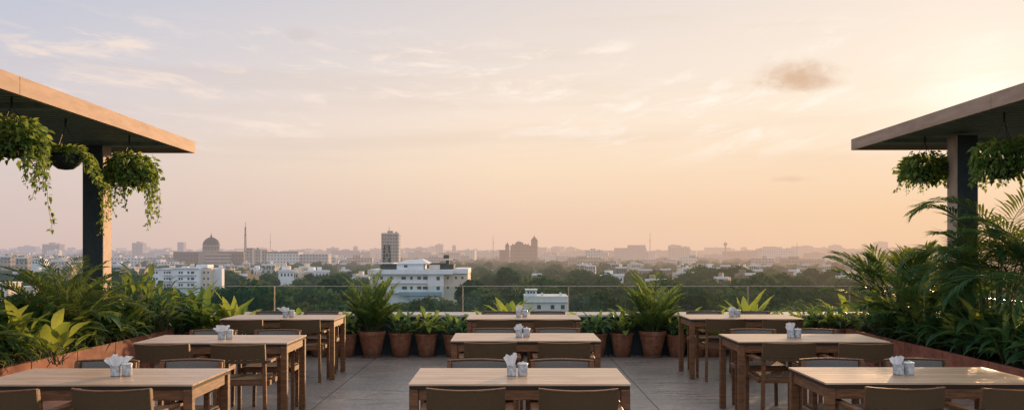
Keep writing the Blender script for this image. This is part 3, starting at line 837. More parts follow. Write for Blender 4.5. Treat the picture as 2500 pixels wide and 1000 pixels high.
# -- pots along the parapet
def pot_mesh(rt, rb, h, rim):
    m = MB()
    m.lathe([(rb * .96, 0), (rb, .006), (rt * .955, h - rim - .004), (rt, h - rim), (rt * 1.02, h - .006), (rt * 1.0, h), (rt * .90, h), (rt * .88, h - .05), (.002, h - .051)], 32)
    return m
def potted(name, label, meshes, mat, big=False, group=None):
    t = thing(name, label, 'potted plant', group=group)
    rt, rb, h, rim = (.205, .125, .39, .055) if big else (.175, .115, .35, .03)
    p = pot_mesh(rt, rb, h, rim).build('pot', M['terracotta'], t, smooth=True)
    p.data.set_sharp_from_angle(angle=R(35))
    s = MB(); s.lathe([(rt * .87, 0), (rt * .3, .012)], 20, (0, 0, h - .048), close_top=True); s.build('soil', M['soil'], t)
    if big:
        s = MB(); s.lathe([(rb * 1.02, .0), (rb * 1.22, .006), (rb * 1.26, .028), (rb * 1.2, .03)], 28); s.build('saucer', M['terracotta'], t)
    f = meshes[0].build('foliage', mat, t, smooth=True, loc=(0, 0, h - .045)); g = meshes[1].build('stem', M['stem'], t, smooth=True, loc=(0, 0, h - .045))
    return t
G = 'terracotta pots along the parapet'
PY = 14.12
t = potted('potted_palm', 'bushy palm in a large terracotta pot left of the centre tables', palm_mesh(81, 42, 1.0, (92, 58), 40, .22, .0155, 30, .09, ang0=44, taper=.45), M['leaf_palm'], True); t.location = (wx(909, PY), PY - .03, 0)
t = potted('potted_palm', 'bushy palm in a large terracotta pot right of the centre tables', palm_mesh(82, 36, 1.0, (92, 54), 50, .23, .0155, 30, .09, ang0=48, taper=.42), M['leaf_palm'], True); t.location = (wx(1592, PY), PY - .03, 0)
small = [potted('potted_plant', 'x', bush_mesh(91 + i, 46, .20, .085, (5, 80), 75, .15, .34, ('lance', 'heart', 'lance', 'heart')[i], (.2, .95), .8), M['leaf_light'] if i % 2 == 0 else M['leaf_deep'], False, G) for i in range(4)]
nest = [potted('potted_fern', 'x', rosette_mesh(101 + i, 17, .74, .165, (90, 42), 48, (.5, 1.)), M['leaf_light'], False, 'bird nest ferns along the parapet') for i in range(2)]
tallp = [potted('potted_paddle_plant', 'x', bush_mesh(111, 40, .48, .13, (35, 86), 45, .16, .5, 'lance', (.15, .8), .7), M['leaf_deep'], False, 'paddle leaved plants along the parapet')]
seen = {}
def pput(lst, key, i, px, label, dy=0., sc=1.0):
    loc = (wx(px, PY), PY + dy, 0); rz = random.uniform(0, 6.28)
    if (key, i) not in seen:
        seen[(key, i)] = 1; o = lst[i]; o.location = loc; o.rotation_euler = (0, 0, rz); o['label'] = label; o.scale = (sc,) * 3; return o
    return dup(lst[i], loc, rz, label, None, (sc,) * 3)
ordn = ['first', 'second', 'third', 'fourth', 'fifth', 'sixth', 'seventh', 'eighth', 'ninth', 'tenth']
grp = [([845, 780, 722, 650, 530], 'to the left of the left potted palm'), ([978, 1041, 1108, 1172, 1310], 'to the right of the left potted palm'),
       ([1518, 1455, 1388], 'to the left of the right potted palm'), ([1652, 1700, 1880, 1945, 2000, 2052], 'to the right of the right potted palm')]
n = 0
for xs, where in grp:
    for k, px in enumerate(xs):
        pput(small, 's', n % 4, px, 'small potted leafy plant, %s %s' % (ordn[k], where), sc=random.uniform(.96, 1.04) * (1.22 if px > 1990 else 1)); n += 1
pput(nest, 'n', 0, 572, 'yellow green bird nest fern in a pot behind the back row left table')
pput(nest, 'n', 1, 1246, 'yellow green bird nest fern in a pot behind the back row centre table')
pput(nest, 'n', 0, 1822, 'yellow green bird nest fern in a pot behind the back row right table')
pput(nest, 'n', 1, 1745, 'smaller bird nest fern left of the one behind the back row right table', sc=.8)
pput(tallp, 't', 0, 482, 'tall paddle leaved plant in a pot beside the end of the left planter', sc=1.05)
pput(tallp, 't', 0, 430, 'tall paddle leaved plant in a pot hidden behind the left planter end', sc=.95)

# -- hanging baskets
def basket(label, x, y, ztop, r, seed, vines, hook_z, bowl_show=True, ball=260, balls=(1., .55), wrap=0):
    rnd = random.Random(seed)
    t = thing('hanging_basket', label, 'hanging basket', (x, y, ztop), group='hanging baskets under the canopies')
    m = MB(); m.lathe([(.02, -r * .98), (r * .45, -r * .93), (r * .80, -r * .66), (r * .97, -r * .3), (r, 0), (r * .93, 0), (r * .9, -.03), (.01, -.035)], 28); m.build('bowl', M['bowl'], t, smooth=True)
    for k in range(3):
        a = k * 2 * PI / 3 + .4
        m = MB(); m.tube([(math.cos(a) * r * .97, math.sin(a) * r * .97, 0), (0, 0, hook_z - ztop - .03)], .0035, 5); m.build('wire', M['wire'], t)
    m = MB(); m.tube([(0, 0, hook_z - ztop - .05), (0, 0, hook_z - ztop + .07)], .012, 6); m.build('hook', M['wire'], t)
    m, ms = MB(), MB()
    def lf(p, d, L, tn):
        leaf(m, p, d, L, L * .82, R(40), rnd, 3, .25, tn, 'heart', rnd.uniform(-.9, .9))
    for k in range(ball):                                             # the mound of leaves over the rim
        a = rnd.uniform(0, 2 * PI); q = rnd.random() ** .6
        rr = r * balls[0] * (.25 + .95 * q)
        z = balls[1] * r * math.sqrt(max(0, 1 - (q * .97) ** 2)) * rnd.uniform(.35, 1.05) - (.10 * r if q > .8 else 0) - (rnd.uniform(0, .8) * r if q > .86 else 0)
        p = Vector((math.cos(a) * rr, math.sin(a) * rr, z))
        lf(p, polar(a + rnd.uniform(-.8, .8), R(rnd.uniform(-50, 55))), rnd.uniform(.055, .085), min(1, max(0, .2 + .5 * rnd.random() + .3 * z / r)))
        if k % 4 == 0: ms.tube([(p.x * .4, p.y * .4, -.02), (p.x * .8, p.y * .8, max(z, 0) * .8 + .02), tuple(p)], .002, 3)
    for k in range(wrap):                                             # leaves that hide the bowl
        a = rnd.uniform(0, 2 * PI); e_ = rnd.uniform(-1.25, .5) if rnd.random() < .75 else rnd.uniform(.2, 1.4)
        q = rnd.uniform(.82, 1.16) * (1 + .20 * math.sin(3 * a + seed * 2) + .14 * math.sin(4 * e_ + 2 * a + seed))
        p = Vector((math.cos(a) * math.cos(e_) * r * balls[0] * 1.12 * q, math.sin(a) * math.cos(e_) * r * balls[0] * 1.12 * q, math.sin(e_) * r * .95 * q))
        lf(p, polar(a + rnd.uniform(-.9, .9), R(rnd.uniform(-80, 10))), rnd.uniform(.06, .095), min(1, max(0, .34 + .3 * e_ + rnd.uniform(-.4, .5))))
    for a, L, sway in vines:
        p = Vector((math.cos(a) * r * 1.02, math.sin(a) * r * 1.02, .02)); d = polar(a, .2); pts = [p.copy()]
        n = int(L / .022)
        for i in range(n):
            d = (d + Vector((rnd.gauss(0, .16), rnd.gauss(0, .16), -.36)) + polar(a, 0) * sway * (i / n)).normalized()
            p = p + d * .022; pts.append(p.copy())
            dens = 1.0 - .55 * i / n
            for _ in range(3):
                if rnd.random() < dens * .72:
                    aa = rnd.uniform(0, 6.28)
                    b = p + polar(aa, R(-10)) * rnd.uniform(.008, .03)
                    lf(b, polar(aa, R(rnd.uniform(-75, 10))), rnd.uniform(.045, .08) * (1 - .3 * i / n), rnd.uniform(.1, .8))
        ms.tube(pts, .0022, 4)
    m.build('foliage', M['leaf_ivy'], t, smooth=True); ms.build('vine', M['stem'], t)
    return t
def vset(seed, lst, n_extra, lo, hi):
    rnd = random.Random(seed); return lst + [(rnd.uniform(0, 6.28), rnd.uniform(lo, hi), 0) for _ in range(n_extra)]
basket('hanging basket of ivy nearest the left edge with the longest trailing vine', wx(28, 9.2), 9.2, 2.70, .20, 1, vset(1, [(-.2, 1.0, .05), (-.1, .7, 0), (.3, .6, 0), (-.5, .55, 0), (0.1, .5, 0), (-.3, .62, 0), (-.8, .5, 0), (.6, .4, 0)], 14, .12, .38), 3.056, ball=420, balls=(1.3, 1.0), wrap=300)
basket('hanging basket with its round dark bowl showing under sparse ivy', wx(160, 10.7), 10.7, 2.70, .185, 2, vset(2, [(.0, .5, .35), (.25, .55, .3), (-.4, .3, .2), (PI + .2, .5, 0), (.1, .45, .3), (-.2, .42, .25), (.4, .5, .25), (PI, .36, 0), (PI + .4, .4, 0), (PI - .4, .34, 0)], 4, .08, .2), 3.056, ball=240, balls=(1.05, .5))
basket('round hanging basket of ivy to the right of the left column', wx(316, 12.3), 12.3, 2.66, .23, 3, vset(3, [(0, .8, .05), (.2, .72, 0), (-.3, .9, 0), (-.5, .78, 0), (.5, .6, 0), (PI, .85, -.02), (PI + .3, .95, 0), (PI - .3, .7, 0), (PI + .6, .75, 0), (-1.6, .55, 0), (-1.2, .68, 0), (-2, .6, 0)], 22, .15, .5), 3.056, ball=430, balls=(1.15, .85), wrap=420)
basket('smaller hanging basket of ivy to the left of the right column', wx(2258, 12.7), 12.7, 2.72, .20, 4, vset(4, [(PI, .42, .2), (PI + .4, .5, .1), (PI - .4, .4, .1), (PI + .8, .35, 0), (0, .35, .1), (.4, .3, 0)], 26, .12, .42), 3.10, ball=400, balls=(1.35, .9), wrap=330)
basket('large hanging basket of ivy at the right edge under the right canopy', wx(2452, 10.6), 10.6, 2.62, .22, 5, vset(5, [(PI, .36, .15), (PI + .4, .4, .1), (PI - .4, .36, .1), (PI + .9, .4, 0), (-1.4, .3, 0)], 26, .12, .40), 3.10, ball=470, balls=(1.3, 1.05), wrap=360)

# ------------------------------------------------------------------ trees below the terrace
def ico(sub):
    bm = bmesh.new(); bmesh.ops.create_icosphere(bm, subdivisions=sub, radius=1)
    v = np.array([p.co[:] for p in bm.verts]); f = np.array([[q.index for q in p.verts] for p in bm.faces]); bm.free(); return v, f
ICO = {s: ico(s) for s in (1, 2, 3)}
def crown_arrays(rs, Rw, H, lobes, clumps, size, sub, core=.86):
    """verts, tris, quads, tint of a crown whose base is at z=0: lobes of leaf clumps around darker cores"""
    V, T, Q, tt, tq = [], [], [], [], []
    nv = 0
    for k in range(lobes):
        a = rs.uniform(0, 2 * PI); q = rs.uniform(0, 1) ** .6
        zz = rs.uniform(.30, .80) if k else .7
        rad = Rw * (.62 * q) * math.sin(PI * min(.95, .25 + zz * .65)) if k else 0
        c = np.array([math.cos(a) * rad, math.sin(a) * rad, H * zz])
        r = Rw * rs.uniform(.34, .52); sc = np.array([r, r, r * rs.uniform(.62, .85) * min(1.2, H / Rw)])
        bt = rs.uniform(-.19, .19)
        iv, fi = ICO[sub]
        jit = 1 + rs.normal(0, .10, (len(iv), 1))
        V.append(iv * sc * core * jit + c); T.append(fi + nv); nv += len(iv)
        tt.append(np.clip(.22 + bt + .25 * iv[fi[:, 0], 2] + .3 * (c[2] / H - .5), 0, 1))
        d = rs.normal(0, 1, (clumps, 3)); d[:, 2] = d[:, 2] * .8 + .25; d /= np.linalg.norm(d, axis=1)[:, None]
        p = c + d * sc * rs.uniform(.80, 1.12, (clumps, 1))
        nrm = d + rs.normal(0, .55, (clumps, 3)); nrm /= np.linalg.norm(nrm, axis=1)[:, None]
        u = np.cross(nrm, rs.normal(0, 1, (clumps, 3))); u /= np.linalg.norm(u, axis=1)[:, None]
        w = np.cross(nrm, u)
        s1 = size * rs.uniform(.5, 1.2, (clumps, 1)); s2 = size * rs.uniform(.4, .9, (clumps, 1))
        qv = np.stack([p - u * s1, p - w * s2, p + u * s1 * rs.uniform(.6, 1, (clumps, 1)), p + w * s2], 1).reshape(-1, 3)
        V.append(qv); Q.append(np.arange(clumps * 4).reshape(-1, 4) + nv); nv += clumps * 4
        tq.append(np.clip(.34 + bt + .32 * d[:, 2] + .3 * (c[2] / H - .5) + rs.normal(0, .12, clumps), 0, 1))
    return np.concatenate(V), np.concatenate(T), np.concatenate(Q), np.concatenate(tt), np.concatenate(tq)
def mesh_np(name, V, T, Q, tt, tq, mat):
    me = bpy.data.meshes.new(name)
    nt, nq = len(T), len(Q)
    me.vertices.add(len(V)); me.vertices.foreach_set('co', V.astype(np.float32).ravel())
    loops = np.concatenate([T.ravel(), Q.ravel()]).astype(np.int32)
    me.loops.add(len(loops)); me.loops.foreach_set('vertex_index', loops)
    me.polygons.add(nt + nq)
    st = np.concatenate([np.arange(nt) * 3, nt * 3 + np.arange(nq) * 4]).astype(np.int32)
    me.polygons.foreach_set('loop_start', st)
    me.update(calc_edges=True)
    at = me.attributes.new('tint', 'FLOAT', 'FACE'); at.data.foreach_set('value', np.concatenate([tt, tq]).astype(np.float32))
    me.materials.append(mat); return me
def make_tree(seed, Rw, H, trunk, lobes=15, clumps=190, size=.62):
    rs = np.random.RandomState(seed)
    t = thing('broad_tree', 'x', 'tree', group='trees of the wood below the terrace')
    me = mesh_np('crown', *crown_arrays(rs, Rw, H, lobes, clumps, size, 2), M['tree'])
    o = bpy.data.objects.new('crown', me); C.objects.link(o); o.parent = t; o.location = (0, 0, trunk)
    m = MB(); m.tube([(0, 0, 0), (.1, .05, trunk), (.0, .2, trunk + H * .5)], [.42, .32, .14], 8)
    for k in range(5):
        a = k * 1.3 + seed; m.tube([(.08, .05, trunk * (.75 + .08 * k)), (math.cos(a) * Rw * .25, math.sin(a) * Rw * .25, trunk + H * .22), (math.cos(a) * Rw * .5, math.sin(a) * Rw * .5, trunk + H * .42)], [.2, .14, .07], 6)
    m.build('trunk', M['bark'], t)
    return t
TR = [make_tree(201, 7.0, 8.5, 3.2), make_tree(202, 6.0, 8.0, 3.5), make_tree(203, 8.2, 9.0, 3.6, 18), make_tree(204, 5.0, 8.5, 3.2, 12), make_tree(205, 7.0, 7.2, 3.4), make_tree(206, 5.6, 9.5, 3.4, 14)]
# footprints (px0, px1, d) kept clear of trees: the buildings that show in the gaps
clear = [(366, 540, 330, 350, 716), (898, 975, 312, 334, 742), (975, 1088, 312, 334, 738), (1088, 1142, 312, 340, 694), (1278, 1392, 176, 190, 756), (20, 130, 215, 245, 738)]
def blocked(px, d, rad):
    top = 99.
    for a, b, d1, d2, ytop in clear:
        m = rad / d * F
        if a - m * .6 < px < b + m * .6 and d1 - 4 < d < d2: return 0                # standing in the house
        if a - m * .7 < px < b + m * .7 and d <= d1 - 4: top = min(top, wz(ytop, d) - GZ)
    return top
rt = np.random.RandomState(44)
trees = []
d = 112.0
while len(trees) < 290:
    span = 2 * d * math.tan(R(29.3)); step = 9.0 + d * .022
    nrow = int(span / step)
    for i in range(nrow + 1):
        x = -span / 2 + (i + rt.uniform(-.35, .35)) * step
        trees.append((x, d + rt.uniform(-.45, .45) * 13))
    d += 12 + d * .040
fi_ = {}
nt_ = 0
for x, d in trees:
    i = rt.randint(0, 6); sc = rt.uniform(.68, 1.28)
    px = CX + x / d * F
    b = blocked(px, d, 7 * sc)
    gz = GZ
    HT = (11.2, 11.0, 11.9, 11.2, 10.2, 12.3)[i]
    sc = min(sc, b / HT)
    if sc < .38: continue
    lab = 'dark green broad crowned tree in the wood below the terrace'
    if i not in fi_:
        fi_[i] = 1; o = TR[i]; o.location = (x, d, gz); o.scale = (sc, sc, sc * rt.uniform(.9, 1.1)); o['label'] = lab
        o.rotation_euler = (0, 0, rt.uniform(0, 6.28))
    else:
        o = dup(TR[i], (x, d, gz), rt.uniform(0, 6.28), lab, None, (sc, sc, sc * rt.uniform(.9, 1.1)))
    nt_ += 1
print('trees', nt_, d)
# the wood further off: one mass
Vs, Ts, Qs, a1, a2 = [], [], [], [], []
nv = 0
lib = [crown_arrays(np.random.RandomState(300 + k), 7, 8, 6, 34, 1.05, 1) for k in range(8)]
lib2 = [crown_arrays(np.random.RandomState(330 + k), 8, 8, 4, 14, 1.7, 1) for k in range(6)]
DN = d; d = DN
city_gap = lambda px, d: False
nfar = 0
while d < 2100:
    span = 2 * d * math.tan(R(29.5)); step = 11 + d * .010
    for i in range(int(span / step) + 1):
        x = -span / 2 + (i + rt.uniform(-.4, .4)) * step; y = d + rt.uniform(-.5, .5) * 16
        # clearings where the houses stand
        cl = math.sin(x * .011 + 1.3) * math.cos(y * .009 + x * .004) + .5 * math.sin(x * .031 + y * .02)
        lim = 1.2 if d < 900 else .9 - (.45 if x < -.25 * d else 0)
        if cl > lim: continue
        lb = lib if d < 800 else lib2
        V, T, Q, tt, tq = lb[rt.randint(0, len(lb))]
        s = rt.uniform(.7, 1.25); a = rt.uniform(0, 6.28); ca, sa = math.cos(a) * s, math.sin(a) * s
        W_ = np.stack([V[:, 0] * ca - V[:, 1] * sa + x, V[:, 0] * sa + V[:, 1] * ca + y, V[:, 2] * s * rt.uniform(.85, 1.15) + GZ + 2.0], 1)
        bt = rt.uniform(-.22, .22)
        Vs.append(W_); Ts.append(T + nv); Qs.append(Q + nv); a1.append(tt + bt); a2.append(tq + bt); nv += len(V); nfar += 1
    d += 13 + d * .022
me = mesh_np('distant_wood', np.concatenate(Vs), np.concatenate(Ts), np.concatenate(Qs), np.clip(np.concatenate(a1), 0, 1), np.clip(np.concatenate(a2), 0, 1), M['tree'])
o = bpy.data.objects.new('distant_wood', me); C.objects.link(o); tag(o, 'hazy treetops of the wood stretching towards the skyline', 'wood', kind='stuff')
print('far crowns', nfar, nv)

# ------------------------------------------------------------------ city
def win(m, x, z, w, h, y=0, depth=.25): m.box2((x - w / 2, y - .05, z - h / 2), (x + w / 2, y + depth, z + h / 2))
def city_thing(name, label, cat, px0, px1, d, group=None, rz=0):
    t = thing(name, label, cat, (wx((px0 + px1) / 2, d), d, GZ), rz, group); return t
# white building on the left
def white_left():
    D = 330; U = D / F
    x0, x1 = 370, 490
    t = city_thing('apartment_block', 'white four storey apartment block with blue shaded front and end wall coloured as sunlit', 'building', x0, 535, D, None, R(0))
    ox = (x0 + 535) / 2
    X = lambda p: (p - ox) * U
    Zp = lambda y: wz(y, D) - GZ
    m = MB(); m.box2((X(370), 0, 0), (X(424), 14, Zp(655))); m.box2((X(424) + .01, -1.2, 0), (X(490), 14, Zp(652.5)))
    m.build('wall', M['white_wall'], t)
    m = MB(); m.box2((X(490) + .01, 1, 0), (X(514), 8, Zp(654))); m.build('end_wall', M['cream_wall'], t)  # cream tone puts the sunlight into the colour of this white end wall
    m = MB(); m.box2((X(514) + .01, 4, 0), (X(533), 7, Zp(655))); m.build('rear_wing', M['white_wall'], t)
    m = MB(); m.box2((X(474), 2, Zp(652.5) + .01), (X(502), 9, Zp(645))); m.box2((X(436), 3, Zp(652.5) + .01), (X(448), 6, Zp(649))); m.build('roof_hut', M['white_wall'], t)
    m = MB(); m.lathe([(1.0, 0), (1.0, 1.1)], 12, (X(408), 5, Zp(655) + .01), close_top=True); m.lathe([(.8, 0), (.8, 1.3)], 12, (X(457), 5, Zp(652.5) + .01), close_top=True); m.build('water_tank', M['cream_wall'], t)
    m = MB(); m.box2((X(369.5), -.55, Zp(656.4)), (X(424), -.01, Zp(654.2))); m.box2((X(423), -1.7, Zp(654.6)), (X(491), -1.21, Zp(652))); m.build('roof_edge', M['white_wall'], t)
    for fl, yy in enumerate((664, 679, 694)):
        for px, w in ((376, 4), (383, 4), (402, 3.5), (408, 3.5), (414, 5)):
            m = MB(); win(m, X(px), Zp(yy), w * U, 5.2 * U); m.build('window', M['window'], t)
        for px, w in ((441, 4), (447, 4), (463, 5), (473, 8)):
            m = MB(); win(m, X(px), Zp(yy), w * U, 6 * U, -1.2); m.build('window', M['window'], t)
        for px in (496, 506):
            m = MB(); win(m, X(px), Zp(yy), 3.6 * U, 4.6 * U, 1); m.build('window', M['window'], t)
        m = MB(); m.box2((X(400), -1.0, Zp(yy + 6.4)), (X(423), -.011, Zp(yy + 3.4))); m.build('balcony', M['white_wall'], t)
        m = MB(); m.box2((X(436), -2.1, Zp(yy + 6.4)), (X(481), -1.211, Zp(yy + 4.4))); m.build('balcony', M['white_wall'], t)
white_left()
def white_centre():
    D = 312; U = D / F; ox = 1020
    t = city_thing('office_building', 'large white flat roofed office building with penthouse and rows of dark windows in the centre', 'building', 898, 1142, D)
    X = lambda p: (p - ox) * U
    Zp = lambda y: wz(y, D) - GZ
    m = MB(); m.box2((X(902), .6, 0), (X(1045), 20, Zp(668))); m.build('wall', M['white_wall'], t)
    m = MB(); m.box2((X(1045) + .01, -.6, 0), (X(1083), 20, Zp(668))); m.build('end_bay', M['white_wall'], t)
    m = MB(); m.box2((X(1083) + .01, 3, 0), (X(1141), 26, Zp(668.5))); m.build('side_wing', M['cream_wall'], t)
    m = MB(); m.box2((X(899), -1.6, Zp(667.7)), (X(1106), 21, Zp(657))); m.box2((X(1106) + .02, 2.2, Zp(667)), (X(1142), 26.5, Zp(655))); m.build('parapet_band', M['white_wall'], t)
    m = MB(); m.box2((X(966), 3, Zp(657) + .01), (X(1032), 15, Zp(641))); m.build('penthouse_wall', M['white_wall'], t)
    m = MB(); m.box2((X(925), 3.2, Zp(656)), (X(965.5), 12, Zp(645))); m.build('terrace_screen', M['dark_roof'], t)
    m = MB()
    m.add([(X(960), 1.8, Zp(643)), (X(1047), 1.8, Zp(643)), (X(1047), 16, Zp(643)), (X(960), 16, Zp(643)), (X(990), 5, Zp(634)), (X(1027), 5, Zp(632)), (X(1027), 12, Zp(632)), (X(990), 12, Zp(634))],
          [(3, 2, 1, 0), (0, 1, 5, 4), (1, 2, 6, 5), (2, 3, 7, 6), (3, 0, 4, 7), (4, 5, 6, 7)])
    m.box2((X(922), 2.2, Zp(642.6)), (X(959.5), 13, Zp(640.5)))
    m.build('roof', M['white_wall'], t)
    m = MB(); m.box2((X(1045), 3.5, Zp(656.5)), (X(1072), 12, Zp(645))); m.build('roof_hut', M['cream_wall'], t)
    m = MB(); m.box2((X(1073), 4, Zp(656.8)), (X(1106), 14, Zp(644))); m.box2((X(1086), 5, Zp(644) + .01), (X(1094), 8, Zp(634))); m.box2((X(1048), 3.3, Zp(644.5)), (X(1085), 12.5, Zp(641.5))); m.build('roof_gear', M['dark_roof'], t)
    m = MB(); m.lathe([(1.0, 0), (1.0, 1.1), (.7, 1.3)], 14, (X(1087), 6, Zp(630.5)), close_top=True); m.build('water_tank', M['dark_roof'], t)
    for yy in (677.5, 701.5):
        for px, w in ((912, 5), (931, 6), (955, 6), (985, 11), (1004, 6), (1023, 9), (1038, 11)):
            if yy > 690: px, w = px + (2 if px < 1000 else 0), w * 1.1
            m = MB(); win(m, X(px), Zp(yy), w * U, 7 * U, .6); m.build('window', M['window'], t)
        m = MB(); win(m, X(1070), Zp(yy + .5), 8 * U, 8.5 * U, -.6); m.build('window', M['window'], t)
        for px in (1092, 1112, 1128):
            m = MB(); win(m, X(px), Zp(yy), 5 * U, 6 * U, 3); m.build('window', M['window'], t)
        m = MB(); m.box2((X(903), -.5, Zp(yy + 12.6)), (X(1045), .59, Zp(yy + 10.8))); m.build('ledge', M['white_wall'], t)
    m = MB(); win(m, X(988), Zp(649), 9 * U, 6 * U, 3); m.build('window', M['window'], t)
    m = MB(); m.box2((X(975), -1.5, Zp(720)), (X(1078), -.61, Zp(711))); m.build('lower_band', M['blue_wall'], t)
    m = MB(); m.box2((X(1000), -3, 0), (X(1038), -1.51, Zp(722))); m.build('lower_wall', M['blue_wall'], t)
    # steel lattice on its roof
    t2 = thing('lattice_tower', 'dark steel lattice aerial tower on the roof of the white office building', 'aerial', (wx(945, D + 6), D + 6, wz(657, D + 6)))
    m = MB(); w0, h = 1.35, (657 - 596) * U
    for sx in (-1, 1):
        for sy in (-1, 1): m.bar((sx * w0, sy * w0, 0), (sx * w0 * .62, sy * w0 * .62, h), .16)
    nb = 7
    for k in range(nb):
        za, zb = h * k / nb, h * (k + 1) / nb; wa = w0 * (1 - .38 * k / nb); wb = w0 * (1 - .38 * (k + 1) / nb)
        for sy in (-1, 1):
            m.bar((-wa, sy * wa, za), (wb, sy * wb, zb), .09); m.bar((wa, sy * wa, za), (-wb, sy * wb, zb), .09); m.bar((-wb, sy * wb, zb), (wb, sy * wb, zb), .10)
            m.bar((sy * wa, -wa, za), (sy * wb, wb, zb), .09); m.bar((sy * wb, -wb, zb), (sy * wb, wb, zb), .10)
    m.build('frame', M['dark_roof'], t2)
    m = MB()
    for k, (zx, zz) in enumerate(((-.9, .75), (.9, .78), (-.8, .9), (.85, .93), (.1, .6), (-.9, .5), (.8, .4))): m.box((zx, -.9, h * zz), (.5, .3, 1.1))
    m.build('antenna', M['dark_roof'], t2)
    m = MB(); m.tube([(.2, 0, h), (.2, 0, h + 1.4)], .06, 5); m.build('mast', M['mast'], t2)
white_centre()
def pale_green():
    D = 176; U = D / F; ox = 1335
    t = city_thing('rooftop_building', 'pale flat roofed building with a small stair hut seen through the glass', 'building', 1280, 1390, D)
    X = lambda p: (p - ox) * U
    Zp = lambda y: wz(y, D) - GZ
    m = MB(); m.box2((X(1280), 0, 0), (X(1388), 10, Zp(722))); m.build('wall', M['green_wall'], t)
    m = MB(); m.box2((X(1284), 1, Zp(722) + .01), (X(1311), 5, Zp(706.5))); m.build('stair_hut', M['white_wall'], t)
    m = MB(); m.box2((X(1282), .6, Zp(708)), (X(1313), 5.4, Zp(706))); m.box2((X(1279.5), -.3, Zp(737)), (X(1388.5), -.01, Zp(735))); m.build('ledge', M['green_wall'], t)
    for px in (1324, 1370):
        m = MB(); m.box2((X(px) - .2, 2, Zp(722) + .01), (X(px) + .2, 2.4, Zp(714))); m.build('vent', M['white_wall'], t)
    for px in (1290, 1297, 1304):
        m = MB(); win(m, X(px), Zp(713), 4 * U, 5 * U, 1); m.build('window', M['window'], t)
    for px in (1316, 1349, 1374):
        m = MB(); win(m, X(px), Zp(748), 9 * U, 10 * U, 0); m.build('window', M['window'], t)
pale_green()
def left_sheds():
    D = 215; U = D / F
    t = city_thing('shed', 'low pale shed with a curved red sheet roof beyond the left planter', 'shed', 76, 124, D)
    m = MB(); m.box2((-2.3, 0, 0), (2.3, 6, wz(722, D) - GZ)); m.build('wall', M['green_wall'], t)
    m = MB(); vs, fs = [], []
    zt = wz(722, D) - GZ
    for i in range(9):
        a = i / 8; x = -.6 + a * 3.2
        for y in (-.3, 6.3): vs.append((x, y, zt + 1.2 * (1 - a ** 1.8) + .05))
    for i in range(8): fs.append((i * 2, i * 2 + 2, i * 2 + 3, i * 2 + 1))
    m.add(vs, fs); m.build('roof', M['red_roof'], t)
    for px, y_, w, lab in ((42, 724, 32, 'low pale flat roofed house left of the red roofed shed'), (68, 700, 34, 'small cream house standing among trees beyond the left planter'), (5, 690, 30, 'small cream house at the left edge among trees')):
        dd = 232 if y_ > 710 else 262
        t = city_thing('low_house', lab, 'house', px - w / 2, px + w / 2, dd)
        ww = w / F * dd; z1 = wz(y_, dd) - GZ
        m = MB(); m.box2((-ww / 2, 0, 0), (ww / 2, 7, z1)); m.build('wall', M['cream_wall'], t)
        m = MB(); m.box2((-ww / 2 - .2, -.2, z1 + .005), (ww / 2 + .2, 7.2, z1 + .25)); m.build('roof', M['white_wall'], t)
        for k in (-1, 0, 1):
            m = MB(); win(m, k * ww * .3, z1 - 1.5, ww * .13, 1.1); m.build('window', M['window'], t)
left_sheds()
def domed():
    D = 1000; U = D / F; ox = 507
    t = city_thing('domed_hall', 'old stone hall with a large dark dome and banded wings on the skyline', 'building', 505, 509, D)
    X = lambda p: (p - ox) * U
    Zp = lambda y: wz(y, D) - GZ
    rd = 19.5 * U
    m = MB(); m.box2((X(484), 0, 0), (X(531), 24, Zp(613))); m.build('wall', M['stone_plain'], t)
    m = MB(); m.lathe([(rd * 1.1, 0), (rd * 1.1, 1), (rd, 1.2), (rd, (611 - 598) * U), (rd * 1.08, (611 - 597.5) * U), (rd * 1.08, (611 - 596) * U)], 32, (0, 12, Zp(613)), close_top=True); m.build('drum', M['stone_plain'], t)
    for k in range(16):
        a = 2 * PI * k / 16; m = MB(); q = Matrix.Rotation(a, 3, 'Z')
        m.box(q @ Vector((rd, 0, 0)) + Vector((0, 12, Zp(604.5))), (.7, 1.7, 3.6), q); m.build('drum_window', M['window'], t)
    m = MB(); pr = []
    z0 = Zp(613) + (613 - 597) * U
    for k in range(13):
        a = k / 12; r = rd * 1.05 * (1 - a ** 2.1) ** .62; pr.append((max(r, .35), 20.5 * U * a))
    m.lathe(pr, 32, (0, 12, Zp(597.5)), close_top=True); m.build('dome', M['dome'], t, smooth=True)
    m = MB(); m.lathe([(1.1, 0), (1.3, 1), (.7, 1.6), (.4, 2.6), (.05, 4.6)], 10, (0, 12, Zp(577.6)), close_top=True); m.build('finial', M['dome'], t)
    m = MB(); m.box2((X(418), 6, 0), (X(484) - .02, 22, Zp(613.5))); m.build('side_wing', M['stone'], t)
    m = MB(); m.box2((X(508), -8, 0), (X(565), -.02, Zp(617))); m.build('banded_wing', M['bands'], t)
    m = MB(); m.box2((X(531) + .02, 1, 0), (X(594), 16, Zp(613))); m.build('rear_wing', M['stone'], t)
domed()
